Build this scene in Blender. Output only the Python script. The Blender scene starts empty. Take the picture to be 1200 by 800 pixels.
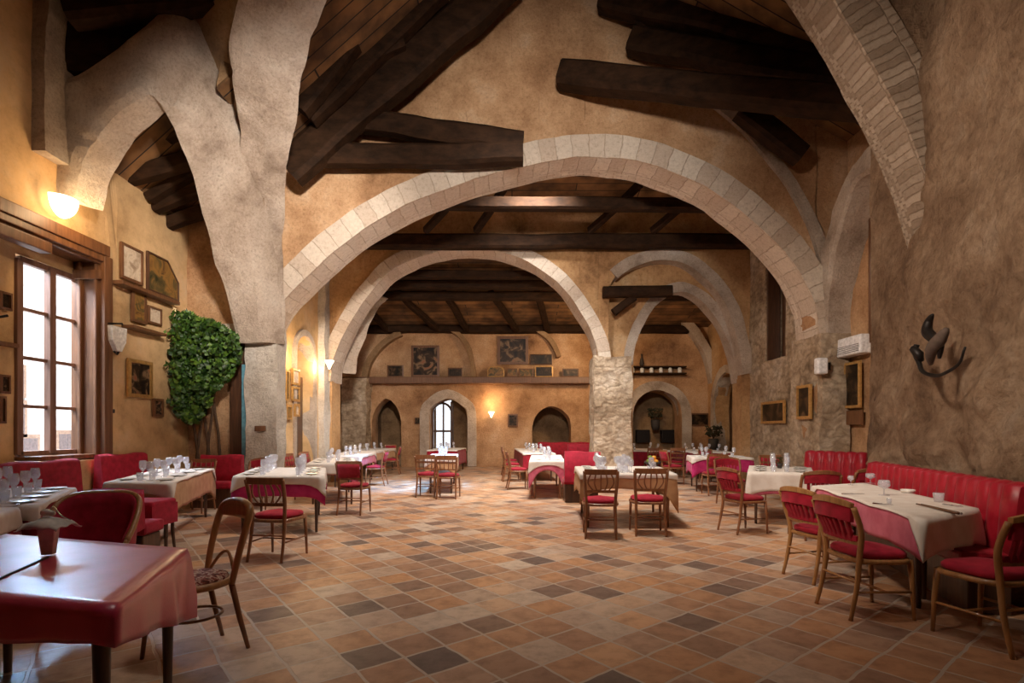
import bpy, bmesh, math, random
from mathutils import Vector, Matrix, noise
R = random.Random(7)
PI = math.pi
F = 620.0; HZ = 505.0; EYE = 1.35
sc = bpy.context.scene
COL = sc.collection

def W(px, py, Y):
    "point of the room seen at (px,py) when it stands Y metres away"
    return Vector(((px-600)*Y/F, Y, EYE+(HZ-py)*Y/F))
def G(px, py, z=0.0):
    Y = F*(EYE-z)/(py-HZ)
    return Vector(((px-600)*Y/F, Y, z))

# ---------------------------------------------------------------- materials
def nmat(name):
    m = bpy.data.materials.new(name); m.use_nodes = True
    nt = m.node_tree; b = nt.nodes['Principled BSDF']
    return m, nt, b
def N(nt, t, **k):
    n = nt.nodes.new(t)
    for a, v in k.items():
        if hasattr(n, a): setattr(n, a, v)
        else: n.inputs[a].default_value = v
    return n
def ramp(nt, stops, interp='LINEAR'):
    r = nt.nodes.new('ShaderNodeValToRGB'); e = r.color_ramp.elements
    r.color_ramp.interpolation = interp
    while len(e) < len(stops): e.new(0.5)
    for i, (p, c) in enumerate(stops):
        e[i].position = p; e[i].color = (*c, 1)
    return r
def L(nt, a, b): nt.links.new(a, b)
def coords(nt, kind):
    if kind == 'world':
        return nt.nodes.new('ShaderNodeNewGeometry').outputs['Position']
    return nt.nodes.new('ShaderNodeTexCoord').outputs['UV' if kind == 'uv' else 'Object']

def plaster(name, cols, sc1=0.7, stone=0.0, finef=.75, bump=0.35, rough=0.9, fine=14, dist=0.05):
    m, nt, b = nmat(name)
    c = coords(nt, 'world')
    n1 = N(nt, 'ShaderNodeTexNoise'); n1.inputs['Scale'].default_value = sc1; n1.inputs['Detail'].default_value = 9; n1.inputs['Roughness'].default_value = .68
    L(nt, c, n1.inputs['Vector'])
    rp = ramp(nt, [(0.30, cols[0]), (0.44, cols[1]), (0.56, cols[2]), (0.70, cols[3])])
    L(nt, n1.outputs[0], rp.inputs[0])
    n2 = N(nt, 'ShaderNodeTexNoise'); n2.inputs['Scale'].default_value = fine; n2.inputs['Detail'].default_value = 6; n2.inputs['Roughness'].default_value = .75
    L(nt, c, n2.inputs['Vector'])
    mx = nt.nodes.new('ShaderNodeMix'); mx.data_type = 'RGBA'; mx.blend_type = 'MULTIPLY'; mx.inputs[0].default_value = finef
    r2 = ramp(nt, [(0.30, (.42, .37, .33)), (0.42, (.78, .74, .70)), (0.54, (.95, .93, .91)), (0.68, (1, 1, 1))])
    L(nt, n2.outputs[0], r2.inputs[0]); L(nt, rp.outputs[0], mx.inputs[6]); L(nt, r2.outputs[0], mx.inputs[7])
    col = mx.outputs[2]
    h = nt.nodes.new('ShaderNodeMath'); h.operation = 'ADD'
    n5 = N(nt, 'ShaderNodeTexNoise'); n5.inputs['Scale'].default_value = 4.5; n5.inputs['Detail'].default_value = 12; n5.inputs['Roughness'].default_value = .8; L(nt, c, n5.inputs['Vector'])
    h5 = nt.nodes.new('ShaderNodeMath'); h5.operation = 'MULTIPLY_ADD'; h5.inputs[1].default_value = 1.6; L(nt, n5.outputs[0], h5.inputs[0]); L(nt, n2.outputs[0], h5.inputs[2]); L(nt, h5.outputs[0], h.inputs[0])
    v = N(nt, 'ShaderNodeTexVoronoi'); v.inputs['Scale'].default_value = 5.5
    wv = nt.nodes.new('ShaderNodeVectorMath'); wv.operation = 'MULTIPLY_ADD'
    n3 = N(nt, 'ShaderNodeTexNoise'); n3.inputs['Scale'].default_value = 3; L(nt, c, n3.inputs['Vector'])
    L(nt, n3.outputs[1], wv.inputs[0]); wv.inputs[1].default_value = (.35, .35, .35); L(nt, c, wv.inputs[2])
    sv = nt.nodes.new('ShaderNodeVectorMath'); sv.operation = 'MULTIPLY'; sv.inputs[1].default_value = (1, 1, 1.7); L(nt, wv.outputs[0], sv.inputs[0])
    L(nt, sv.outputs[0], v.inputs['Vector'])
    if stone > 0:
        v.feature = 'F1'
        rs = ramp(nt, [(0.0, (1, 1, 1)), (0.45, (.9, .88, .86)), (0.75, (.38, .33, .30))])
        L(nt, v.outputs['Distance'], rs.inputs[0])
        m3 = nt.nodes.new('ShaderNodeMix'); m3.data_type = 'RGBA'; m3.blend_type = 'MULTIPLY'; m3.inputs[0].default_value = stone
        L(nt, col, m3.inputs[6]); L(nt, rs.outputs[0], m3.inputs[7]); col = m3.outputs[2]
        mm = nt.nodes.new('ShaderNodeMath'); mm.operation = 'MULTIPLY'; mm.inputs[1].default_value = -2.0*stone
        L(nt, v.outputs['Distance'], mm.inputs[0]); L(nt, mm.outputs[0], h.inputs[1])
    else:
        mm = nt.nodes.new('ShaderNodeMath'); mm.operation = 'MULTIPLY'; mm.inputs[1].default_value = .8
        L(nt, n1.outputs[0], mm.inputs[0]); L(nt, mm.outputs[0], h.inputs[1])
    bp = nt.nodes.new('ShaderNodeBump'); bp.inputs['Strength'].default_value = bump; bp.inputs['Distance'].default_value = dist
    L(nt, h.outputs[0], bp.inputs['Height']); L(nt, bp.outputs[0], b.inputs['Normal'])
    L(nt, col, b.inputs['Base Color']); b.inputs['Roughness'].default_value = rough
    b.inputs['Specular IOR Level'].default_value = .2
    return m

def wood(name, c1, c2, rough=.5, scale=3.0, axis='obj', stretch=(9, 9, .8), bump=.15, coat=0):
    m, nt, b = nmat(name)
    c = coords(nt, axis)
    mp = nt.nodes.new('ShaderNodeVectorMath'); mp.operation = 'MULTIPLY'; mp.inputs[1].default_value = stretch; L(nt, c, mp.inputs[0])
    n = N(nt, 'ShaderNodeTexNoise'); n.inputs['Scale'].default_value = scale; n.inputs['Detail'].default_value = 7; n.inputs['Roughness'].default_value = .65
    L(nt, mp.outputs[0], n.inputs['Vector'])
    r = ramp(nt, [(.3, c1), (.7, c2)]); L(nt, n.outputs[0], r.inputs[0]); L(nt, r.outputs[0], b.inputs['Base Color'])
    bp = nt.nodes.new('ShaderNodeBump'); bp.inputs['Strength'].default_value = bump; bp.inputs['Distance'].default_value = .02
    L(nt, n.outputs[0], bp.inputs['Height']); L(nt, bp.outputs[0], b.inputs['Normal'])
    b.inputs['Roughness'].default_value = rough; b.inputs['Coat Weight'].default_value = coat
    if axis == 'world' and rough > .7: b.inputs['Specular IOR Level'].default_value = .1
    return m

def fabric(name, c1, c2, rough=.75, sheen=.3, scale=12, weave=180, coat=0, coatr=.3, spec=.3, bump=.2):
    m, nt, b = nmat(name)
    c = coords(nt, 'obj')
    n = N(nt, 'ShaderNodeTexNoise'); n.inputs['Scale'].default_value = scale; n.inputs['Detail'].default_value = 5; L(nt, c, n.inputs['Vector'])
    r = ramp(nt, [(.35, c1), (.65, c2)]); L(nt, n.outputs[0], r.inputs[0]); L(nt, r.outputs[0], b.inputs['Base Color'])
    n2 = N(nt, 'ShaderNodeTexNoise'); n2.inputs['Scale'].default_value = weave; L(nt, c, n2.inputs['Vector'])
    bp = nt.nodes.new('ShaderNodeBump'); bp.inputs['Strength'].default_value = bump; bp.inputs['Distance'].default_value = .004
    L(nt, n2.outputs[0], bp.inputs['Height']); L(nt, bp.outputs[0], b.inputs['Normal'])
    b.inputs['Roughness'].default_value = rough; b.inputs['Sheen Weight'].default_value = sheen; b.inputs['Specular IOR Level'].default_value = spec
    b.inputs['Coat Weight'].default_value = coat; b.inputs['Coat Roughness'].default_value = coatr
    return m

def plain(name, c, rough=.5, metal=0, **k):
    m, nt, b = nmat(name)
    cc = coords(nt, 'obj')
    n = N(nt, 'ShaderNodeTexNoise'); n.inputs['Scale'].default_value = 20; L(nt, cc, n.inputs['Vector'])
    r = ramp(nt, [(.3, tuple(x*.75 for x in c)), (.7, tuple(min(1, x*1.15) for x in c))]); L(nt, n.outputs[0], r.inputs[0]); L(nt, r.outputs[0], b.inputs['Base Color'])
    b.inputs['Roughness'].default_value = rough; b.inputs['Metallic'].default_value = metal
    for kk, v in k.items(): b.inputs[kk.replace('_', ' ')].default_value = v
    return m

def painting(name, stops, scale=3, seed=0, rough=.4):
    m, nt, b = nmat(name); b.inputs['Specular IOR Level'].default_value = .15
    c = coords(nt, 'obj')
    mp = nt.nodes.new('ShaderNodeVectorMath'); mp.operation = 'ADD'; mp.inputs[1].default_value = (seed*3.1, seed*1.7, seed*.9); L(nt, c, mp.inputs[0])
    n = N(nt, 'ShaderNodeTexNoise'); n.inputs['Scale'].default_value = scale; n.inputs['Detail'].default_value = 4; n.inputs['Distortion'].default_value = .8
    L(nt, mp.outputs[0], n.inputs['Vector'])
    r = ramp(nt, stops); L(nt, n.outputs[0], r.inputs[0]); L(nt, r.outputs[0], b.inputs['Base Color'])
    b.inputs['Roughness'].default_value = rough
    return m

M = {}
M['plaster'] = plaster('ochre_plaster', [(.17, .082, .04), (.44, .245, .125), (.62, .38, .21), (.74, .53, .36)], .6, bump=.55, fine=22)
M['plaster_warm'] = plaster('orange_plaster', [(.16, .08, .035), (.42, .235, .11), (.56, .34, .165), (.66, .46, .28)], .7)
M['plaster_left'] = plaster('smooth_cream_plaster', [(.30, .18, .08), (.58, .38, .19), (.72, .48, .25), (.70, .52, .33)], .55, bump=.2, finef=.4, fine=6)
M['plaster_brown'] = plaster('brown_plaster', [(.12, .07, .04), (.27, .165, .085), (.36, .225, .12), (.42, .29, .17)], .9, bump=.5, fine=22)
M['stone'] = plaster('rubble_stone', [(.24, .17, .11), (.50, .38, .26), (.66, .53, .39), (.76, .66, .54)], 1.3, stone=.5, bump=.8)
M['rock'] = plaster('rough_rock', [(.16, .095, .06), (.42, .27, .17), (.60, .415, .275), (.72, .56, .42)], .9, stone=.25, bump=1.0, fine=16, dist=.09)
M['lime'] = plaster('pale_limestone', [(.30, .22, .165), (.56, .45, .36), (.70, .59, .49), (.80, .73, .65)], 1.1, bump=.9, fine=26)
M['pier'] = plaster('pier_limewash', [(.42, .35, .29), (.68, .61, .52), (.80, .73, .64), (.86, .81, .74)], 1.2, stone=.1, bump=.9, fine=24)

def arch_stone(name, cols, mortar, bw, bh):
    m, nt, b = nmat(name)
    uv = coords(nt, 'uv'); c = coords(nt, 'world')
    br = N(nt, 'ShaderNodeTexBrick'); br.inputs['Scale'].default_value = 1
    br.inputs['Brick Width'].default_value = bw; br.inputs['Row Height'].default_value = bh
    br.inputs['Mortar Size'].default_value = .012; br.inputs['Mortar Smooth'].default_value = .6; br.offset = .5
    br.inputs['Color1'].default_value = (*cols[0], 1); br.inputs['Color2'].default_value = (*cols[1], 1); br.inputs['Mortar'].default_value = (*mortar, 1)
    nz = N(nt, 'ShaderNodeTexNoise'); nz.inputs['Scale'].default_value = 5; L(nt, c, nz.inputs['Vector'])
    wv = nt.nodes.new('ShaderNodeVectorMath'); wv.operation = 'MULTIPLY_ADD'; wv.inputs[1].default_value = (.07, .07, 0)
    L(nt, nz.outputs[1], wv.inputs[0]); L(nt, uv, wv.inputs[2]); L(nt, wv.outputs[0], br.inputs['Vector'])
    n2 = N(nt, 'ShaderNodeTexNoise'); n2.inputs['Scale'].default_value = 16; n2.inputs['Detail'].default_value = 9; n2.inputs['Roughness'].default_value = .78; L(nt, c, n2.inputs['Vector'])
    r2 = ramp(nt, [(.30, (.42, .38, .35)), (.45, (.82, .79, .76)), (.7, (1.0, 1.0, 1.0))]); L(nt, n2.outputs[0], r2.inputs[0])
    mx = nt.nodes.new('ShaderNodeMix'); mx.data_type = 'RGBA'; mx.blend_type = 'MULTIPLY'; mx.inputs[0].default_value = .9
    L(nt, br.outputs[0], mx.inputs[6]); L(nt, r2.outputs[0], mx.inputs[7]); L(nt, mx.outputs[2], b.inputs['Base Color'])
    h = nt.nodes.new('ShaderNodeMath'); h.operation = 'SUBTRACT'; L(nt, n2.outputs[0], h.inputs[0]); L(nt, br.outputs[1], h.inputs[1])
    bp = nt.nodes.new('ShaderNodeBump'); bp.inputs['Strength'].default_value = .6; bp.inputs['Distance'].default_value = .04
    L(nt, h.outputs[0], bp.inputs['Height']); L(nt, bp.outputs[0], b.inputs['Normal']); b.inputs['Roughness'].default_value = .9
    b.inputs['Specular IOR Level'].default_value = .2
    return m
M['voussoir'] = arch_stone('pale_voussoirs', [(.60, .48, .38), (.76, .66, .55)], (.56, .45, .35), .30, .5)
M['brick_arch'] = arch_stone('arch_brick', [(.27, .20, .145), (.46, .37, .29)], (.30, .225, .165), .09, .42)

def floor_mat():
    m, nt, b = nmat('terracotta_tiles')
    c = coords(nt, 'world')
    mp = nt.nodes.new('ShaderNodeMapping'); mp.inputs['Rotation'].default_value = (0, 0, math.radians(-38)); L(nt, c, mp.inputs['Vector'])
    nz = N(nt, 'ShaderNodeTexNoise'); nz.inputs['Scale'].default_value = 4; L(nt, c, nz.inputs['Vector'])
    wv = nt.nodes.new('ShaderNodeVectorMath'); wv.operation = 'MULTIPLY_ADD'; wv.inputs[1].default_value = (.035, .035, 0)
    L(nt, nz.outputs[1], wv.inputs[0]); L(nt, mp.outputs[0], wv.inputs[2])
    T = .29
    br = N(nt, 'ShaderNodeTexBrick'); br.offset = 0.0; br.inputs['Scale'].default_value = 1
    br.inputs['Brick Width'].default_value = T; br.inputs['Row Height'].default_value = T
    br.inputs['Mortar Size'].default_value = .011; br.inputs['Mortar Smooth'].default_value = .35
    L(nt, wv.outputs[0], br.inputs['Vector'])
    sn = nt.nodes.new('ShaderNodeVectorMath'); sn.operation = 'DIVIDE'; sn.inputs[1].default_value = (T, T, 1); L(nt, wv.outputs[0], sn.inputs[0])
    fl = nt.nodes.new('ShaderNodeVectorMath'); fl.operation = 'FLOOR'; L(nt, sn.outputs[0], fl.inputs[0])
    ml = nt.nodes.new('ShaderNodeVectorMath'); ml.operation = 'MULTIPLY'; ml.inputs[1].default_value = (1, 1, 0); L(nt, fl.outputs[0], ml.inputs[0])
    wn = N(nt, 'ShaderNodeTexWhiteNoise'); wn.noise_dimensions = '3D'; L(nt, ml.outputs[0], wn.inputs['Vector'])
    rp = ramp(nt, [(0, (.17, .12, .095)), (.10, (.30, .18, .12)), (.30, (.46, .25, .14)), (.5, (.56, .29, .14)), (.68, (.46, .29, .19)), (.84, (.60, .46, .34)), (1, (.62, .34, .17))])
    L(nt, wn.outputs['Value'], rp.inputs[0])
    n2 = N(nt, 'ShaderNodeTexNoise'); n2.inputs['Scale'].default_value = 7; n2.inputs['Detail'].default_value = 7; n2.inputs['Roughness'].default_value = .65; L(nt, c, n2.inputs['Vector'])
    r2 = ramp(nt, [(.3, (.55, .5, .47)), (.55, (.98, .96, .95)), (.7, (1, 1, 1))]); L(nt, n2.outputs[0], r2.inputs[0])
    mx = nt.nodes.new('ShaderNodeMix'); mx.data_type = 'RGBA'; mx.blend_type = 'MULTIPLY'; mx.inputs[0].default_value = .8
    L(nt, rp.outputs[0], mx.inputs[6]); L(nt, r2.outputs[0], mx.inputs[7])
    m2 = nt.nodes.new('ShaderNodeMix'); m2.data_type = 'RGBA'; L(nt, br.outputs['Fac'], m2.inputs[0]); L(nt, mx.outputs[2], m2.inputs[6]); m2.inputs[7].default_value = (.52, .41, .32, 1)
    L(nt, m2.outputs[2], b.inputs['Base Color'])
    h = nt.nodes.new('ShaderNodeMath'); h.operation = 'MULTIPLY_ADD'; h.inputs[1].default_value = -1.2; L(nt, br.outputs['Fac'], h.inputs[0]); L(nt, n2.outputs[0], h.inputs[2])
    bp = nt.nodes.new('ShaderNodeBump'); bp.inputs['Strength'].default_value = .5; bp.inputs['Distance'].default_value = .012
    L(nt, h.outputs[0], bp.inputs['Height']); L(nt, bp.outputs[0], b.inputs['Normal'])
    rr = nt.nodes.new('ShaderNodeMapRange'); rr.inputs['To Min'].default_value = .55; rr.inputs['To Max'].default_value = .26; L(nt, n2.outputs[0], rr.inputs['Value']); L(nt, rr.outputs[0], b.inputs['Roughness'])
    return m
M['floor'] = floor_mat()
M['beam'] = wood('old_dark_timber', (.012, .006, .003), (.045, .021, .010), .75, 2.2, 'world', (1.5, 3, 3), .5)
M['planks'] = None
def planks():
    m, nt, b = nmat('roof_planks')
    c = coords(nt, 'world')
    br = N(nt, 'ShaderNodeTexBrick'); br.inputs['Scale'].default_value = 1; br.inputs['Brick Width'].default_value = 3.2; br.inputs['Row Height'].default_value = .26
    br.inputs['Mortar Size'].default_value = .012; br.inputs['Color1'].default_value = (.16, .075, .025, 1); br.inputs['Color2'].default_value = (.33, .165, .06, 1); br.inputs['Mortar'].default_value = (.02, .01, .006, 1)
    L(nt, c, br.inputs['Vector'])
    n = N(nt, 'ShaderNodeTexNoise'); n.inputs['Scale'].default_value = 2.2; n.inputs['Detail'].default_value = 8; L(nt, c, n.inputs['Vector'])
    r = ramp(nt, [(.35, (.25, .22, .2)), (.65, (1, 1, 1))]); L(nt, n.outputs[0], r.inputs[0])
    mx = nt.nodes.new('ShaderNodeMix'); mx.data_type = 'RGBA'; mx.blend_type = 'MULTIPLY'; mx.inputs[0].default_value = .9
    L(nt, br.outputs[0], mx.inputs[6]); L(nt, r.outputs[0], mx.inputs[7]); L(nt, mx.outputs[2], b.inputs['Base Color']); b.inputs['Roughness'].default_value = .85
    return m
M['planks'] = planks()
M['honey'] = wood('honey_wood', (.30, .13, .04), (.52, .26, .09), .38, coat=.3)
M['chestnut'] = wood('chestnut_wood', (.16, .06, .025), (.32, .13, .05), .4, coat=.3)
M['darkwood'] = wood('dark_wood', (.045, .02, .011), (.12, .052, .025), .42, coat=.25)
M['jambwood'] = wood('jamb_wood', (.09, .038, .016), (.24, .105, .045), .45, 2.0, 'world', (8, 8, .6))
M['sash'] = wood('sash_wood', (.15, .075, .05), (.30, .17, .12), .45, 2.0, 'world', (8, 8, .6))
M['velvet'] = fabric('crimson_velvet', (.30, .006, .022), (.46, .012, .04), .8, .08)
M['redcloth'] = fabric('dark_red_cloth', (.24, .006, .016), (.36, .010, .03), .75, .08)
M['banq'] = fabric('banquette_velvet', (.27, .003, .012), (.38, .008, .024), .42, .08, coat=.15)
M['crimson'] = fabric('crimson_oilcloth', (.62, .025, .09), (.72, .045, .13), .42, .05, 6, 140, spec=.5, coat=1.0, coatr=.27, bump=.2)
M['pink'] = fabric('rose_cloth', (.50, .09, .15), (.62, .15, .22), .8, .1, 9)
M['magenta'] = fabric('magenta_cloth', (.50, .02, .14), (.62, .04, .2), .8, .1, 9)
M['white'] = fabric('white_linen', (.72, .63, .55), (.82, .75, .68), .85, .05, 8)
M['tan'] = fabric('tan_linen', (.50, .28, .14), (.60, .37, .20), .85, .05, 8)
M['floral'] = painting('floral_seat_cloth', [(.35, (.10, .03, .02)), (.48, (.35, .10, .07)), (.55, (.75, .60, .45)), (.62, (.22, .05, .03))], 28, 1, .8)
M['gold'] = plain('gilt_frame', (.50, .28, .09), .4, .3)
M['brownframe'] = wood('brown_frame', (.10, .04, .015), (.20, .09, .04), .5)
M['iron'] = plain('black_iron', (.025, .02, .018), .5, .7)
M['steel'] = plain('steel', (.55, .55, .56), .25, 1)
M['cord'] = plain('dark_cord', (.05, .04, .035), .7)
M['ceramic'] = plain('white_ceramic', (.80, .77, .72), .25)
M['paper'] = plain('paper', (.80, .76, .70), .8)
M['bark'] = plain('ivy_bark', (.10, .055, .03), .9)
def leafmat():
    m, nt, b = nmat('ivy_leaf')
    oi = nt.nodes.new('ShaderNodeNewGeometry')
    r = ramp(nt, [(0, (.008, .03, .004)), (.6, (.03, .085, .008)), (1, (.10, .19, .02))])
    L(nt, oi.outputs['Random Per Island'], r.inputs[0]); L(nt, r.outputs[0], b.inputs['Base Color']); b.inputs['Roughness'].default_value = .5
    return m
M['leaf'] = leafmat()
def glassmat(name, tint, mixg=.14, diff=0):
    m = bpy.data.materials.new(name); m.use_nodes = True; nt = m.node_tree; nt.nodes.clear()
    o = nt.nodes.new('ShaderNodeOutputMaterial'); mx = nt.nodes.new('ShaderNodeMixShader'); t = nt.nodes.new('ShaderNodeBsdfTransparent'); g = nt.nodes.new('ShaderNodeBsdfGlossy')
    fr = nt.nodes.new('ShaderNodeLayerWeight'); fr.inputs[0].default_value = .35
    ad = nt.nodes.new('ShaderNodeMath'); ad.operation = 'MULTIPLY_ADD'; ad.inputs[1].default_value = .35 if diff else .12; ad.inputs[2].default_value = mixg; ad.use_clamp = True; L(nt, fr.outputs['Facing'], ad.inputs[0])
    t.inputs[0].default_value = (*tint, 1); g.inputs['Roughness'].default_value = .03
    L(nt, ad.outputs[0], mx.inputs[0]); L(nt, t.outputs[0], mx.inputs[1]); L(nt, g.outputs[0], mx.inputs[2]); L(nt, mx.outputs[0], o.inputs[0])
    if diff:
        d = nt.nodes.new('ShaderNodeBsdfDiffuse'); d.inputs[0].default_value = (.9, .9, .95, 1); m2 = nt.nodes.new('ShaderNodeMixShader'); m2.inputs[0].default_value = diff  # white diffuse mixed in stands for sparkle on the glass
        L(nt, mx.outputs[0], m2.inputs[1]); L(nt, d.outputs[0], m2.inputs[2]); L(nt, m2.outputs[0], o.inputs[0])
    return m
M['pane'] = glassmat('window_glass', (.97, .98, 1), .0)
M['glass'] = glassmat('drinking_glass', (.97, .98, 1), .08, .22)
def emis(name, c, s):
    m, nt, b = nmat(name); b.inputs['Base Color'].default_value = (*c, 1); b.inputs['Emission Color'].default_value = (*c, 1); b.inputs['Emission Strength'].default_value = s
    return m
M['lampglow'] = emis('lamp_shade_lit', (1, .80, .5), 5)
M['street'] = plaster('street_render', [(.58, .64, .72), (.70, .76, .84), (.76, .81, .88), (.80, .84, .90)], .6, bump=.1)  # bluish tint puts the sky light into the outdoor wall colour
M['streetbrown'] = plain('street_shutter', (.30, .22, .18), .7)
M['darkglass'] = plain('dark_pane', (.16, .14, .15), .3)
M['fruit'] = plain('orange_skin', (.85, .36, .03), .5)
M['greenfruit'] = plain('green_skin', (.20, .28, .04), .5)
M['acwhite'] = plain('unit_white', (.82, .80, .80), .5)
M['bluedoor'] = plain('blue_paint', (.12, .30, .38), .6)

# ---------------------------------------------------------------- mesh helpers
class MB:
    def __init__(s): s.v = []; s.f = []; s.uv = {}
    def add(s, vs, fs):
        o = len(s.v); s.v += [tuple(v) for v in vs]; s.f += [tuple(i+o for i in f) for f in fs]
    def box(s, c, size, rz=0, rx=0, ry=0, taper=1.0):
        m = Matrix.Translation(c) @ Matrix.Rotation(rz, 4, 'Z') @ Matrix.Rotation(ry, 4, 'Y') @ Matrix.Rotation(rx, 4, 'X')
        x, y, z = (k/2 for k in size)
        vs = [m @ Vector((a*x*(taper if d < 0 else 1), b_*y*(taper if d < 0 else 1), d*z)) for d in (-1, 1) for b_ in (-1, 1) for a in (-1, 1)]
        s.add(vs, [(0, 2, 3, 1), (4, 5, 7, 6), (0, 1, 5, 4), (2, 6, 7, 3), (0, 4, 6, 2), (1, 3, 7, 5)])
        return s
    def bar(s, p, q, w, h, up=Vector((0, 0, 1)), seg=1, jit=0, w2=None, h2=None):
        p = Vector(p); q = Vector(q); d = (q-p).normalized(); sd = d.cross(up).normalized(); u = sd.cross(d).normalized()
        vs = []; fs = []; c = .16
        prof = [(-.5+c, -.5), (.5-c, -.5), (.5, -.5+c), (.5, .5-c), (.5-c, .5), (-.5+c, .5), (-.5, .5-c), (-.5, -.5+c)]
        w2 = w2 or w; h2 = h2 or h
        for i in range(seg+1):
            t = i/seg; o = p.lerp(q, t)
            if jit: o = o + noise.noise_vector(o*.9+p)*jit
            ww = w+(w2-w)*t; hh = h+(h2-h)*t
            if jit: ww *= 1+.12*noise.noise(o*1.3); hh *= 1+.12*noise.noise(o*1.7+Vector((3, 1, 2)))
            vs += [o+sd*a*ww+u*b_*hh for a, b_ in prof]
        for i in range(seg):
            for k in range(8):
                a = i*8+k; b_ = i*8+(k+1) % 8
                fs.append((a, b_, b_+8, a+8))
        fs.append(tuple(reversed(range(8)))); fs.append(tuple(seg*8+k for k in range(8)))
        s.add(vs, fs); return s
    def tube(s, pts, r, n=8, closed=False):
        pts = [Vector(p) for p in pts]
        rs = r if isinstance(r, (list, tuple)) else [r]*len(pts)
        vs = []; fs = []; m = len(pts); ref = None
        for i, p in enumerate(pts):
            if closed: d = (pts[(i+1) % m]-pts[i-1])
            else: d = pts[min(i+1, m-1)]-pts[max(i-1, 0)]
            d.normalize()
            if ref is None: ref = Vector((0, 0, 1)) if abs(d.z) < .9 else Vector((1, 0, 0))
            a = d.cross(ref).normalized(); b_ = a.cross(d).normalized(); ref = b_
            for k in range(n):
                t = 2*PI*k/n; vs.append(p+(a*math.cos(t)+b_*math.sin(t))*rs[i])
        for i in range(m if closed else m-1):
            j = (i+1) % m
            for k in range(n): fs.append((i*n+k, i*n+(k+1) % n, j*n+(k+1) % n, j*n+k))
        if not closed: fs.append(tuple(reversed(range(n)))); fs.append(tuple((m-1)*n+k for k in range(n)))
        s.add(vs, fs); return s
    def lathe(s, prof, n=14, c=(0, 0, 0)):
        vs = []; fs = []; c = Vector(c)
        for r, z in prof:
            for k in range(n): vs.append(c+Vector((r*math.cos(2*PI*k/n), r*math.sin(2*PI*k/n), z)))
        for i in range(len(prof)-1):
            for k in range(n): fs.append((i*n+k, i*n+(k+1) % n, (i+1)*n+(k+1) % n, (i+1)*n+k))
        if prof[0][0] > 1e-4: fs.append(tuple(reversed(range(n))))
        if prof[-1][0] > 1e-4: fs.append(tuple((len(prof)-1)*n+k for k in range(n)))
        s.add(vs, fs); return s
    def grid(s, fn, nu, nv, closed_u=False):
        vs = [fn(i/nu, j/nv) for j in range(nv+1) for i in range(nu+1)]
        fs = [(j*(nu+1)+i, j*(nu+1)+i+1, (j+1)*(nu+1)+i+1, (j+1)*(nu+1)+i) for j in range(nv) for i in range(nu)]
        s.add(vs, fs); return s
    def build(s, name, mat, parent=None, smooth=False, rough=0, rfreq=1.2, bevel=0, recalc=True):
        if rough:
            out = []
            for v in s.v:
                p = Vector(v); out.append(tuple(p+noise.noise_vector(p*rfreq)*rough+noise.noise_vector(p*rfreq*3.7)*rough*.35))
            s.v = out
        me = bpy.data.meshes.new(name); me.from_pydata(s.v, [], s.f)
        if s.uv:
            ul = me.uv_layers.new(name='UVMap')
            for p in me.polygons:
                for li, vi in zip(p.loop_indices, p.vertices): ul.data[li].uv = s.uv.get(vi, (0, 0))
        if recalc:
            b = bmesh.new(); b.from_mesh(me); bmesh.ops.recalc_face_normals(b, faces=b.faces); b.to_mesh(me); b.free()
        mats = mat if isinstance(mat, list) else [mat]
        for m in mats: me.materials.append(m)
        if smooth:
            for p in me.polygons: p.use_smooth = True
        o = bpy.data.objects.new(name, me); COL.objects.link(o)
        if parent: o.parent = parent
        if bevel:
            bv = o.modifiers.new('bevel', 'BEVEL'); bv.width = bevel; bv.segments = 2; bv.limit_method = 'ANGLE'
        return o
def tag(o, label, cat, group=None, kind=None):
    if label: o['label'] = label
    if cat: o['category'] = cat
    if group: o['group'] = group
    if kind: o['kind'] = kind
    return o
def struct(o): o['kind'] = 'structure'; return o
def empty(name, loc=(0, 0, 0), rz=0):
    o = bpy.data.objects.new(name, None); COL.objects.link(o); o.location = loc; o.rotation_euler = (0, 0, rz); o.empty_display_size = .1
    return o
CH = {}
def dup(root, loc, rz=0, label=None, group=None, scale=None):
    r = root.copy(); COL.objects.link(r); r.location = loc; r.rotation_euler = (0, 0, rz)
    if label: r['label'] = label
    if group: r['group'] = group
    if scale: r.scale = scale
    for ch in root.children:
        c = ch.copy(); COL.objects.link(c); c.parent = r
        for g in ch.children:
            d = g.copy(); COL.objects.link(d); d.parent = c
    return r
USED = {}
def place(kind, proto, loc, rz, label, group=None, scale=None):
    if kind not in USED:
        USED[kind] = 1
        proto.location = loc; proto.rotation_euler = (0, 0, rz); proto['label'] = label
        if group: proto['group'] = group
        if scale: proto.scale = scale
        return proto
    return dup(proto, loc, rz, label, group, scale)

# ---------------------------------------------------------------- shell
def spline(pts, n=8):
    "Catmull-Rom through points (tuples)"
    P = [Vector(p) for p in pts]; out = []
    for i in range(len(P)-1):
        p0 = P[max(i-1, 0)]; p1 = P[i]; p2 = P[i+1]; p3 = P[min(i+2, len(P)-1)]
        for k in range(n):
            t = k/n
            out.append(.5*((2*p1)+(p2-p0)*t+(2*p0-5*p1+4*p2-p3)*t*t+(3*p1-p0-3*p2+p3)*t**3))
    out.append(P[-1]); return out

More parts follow.
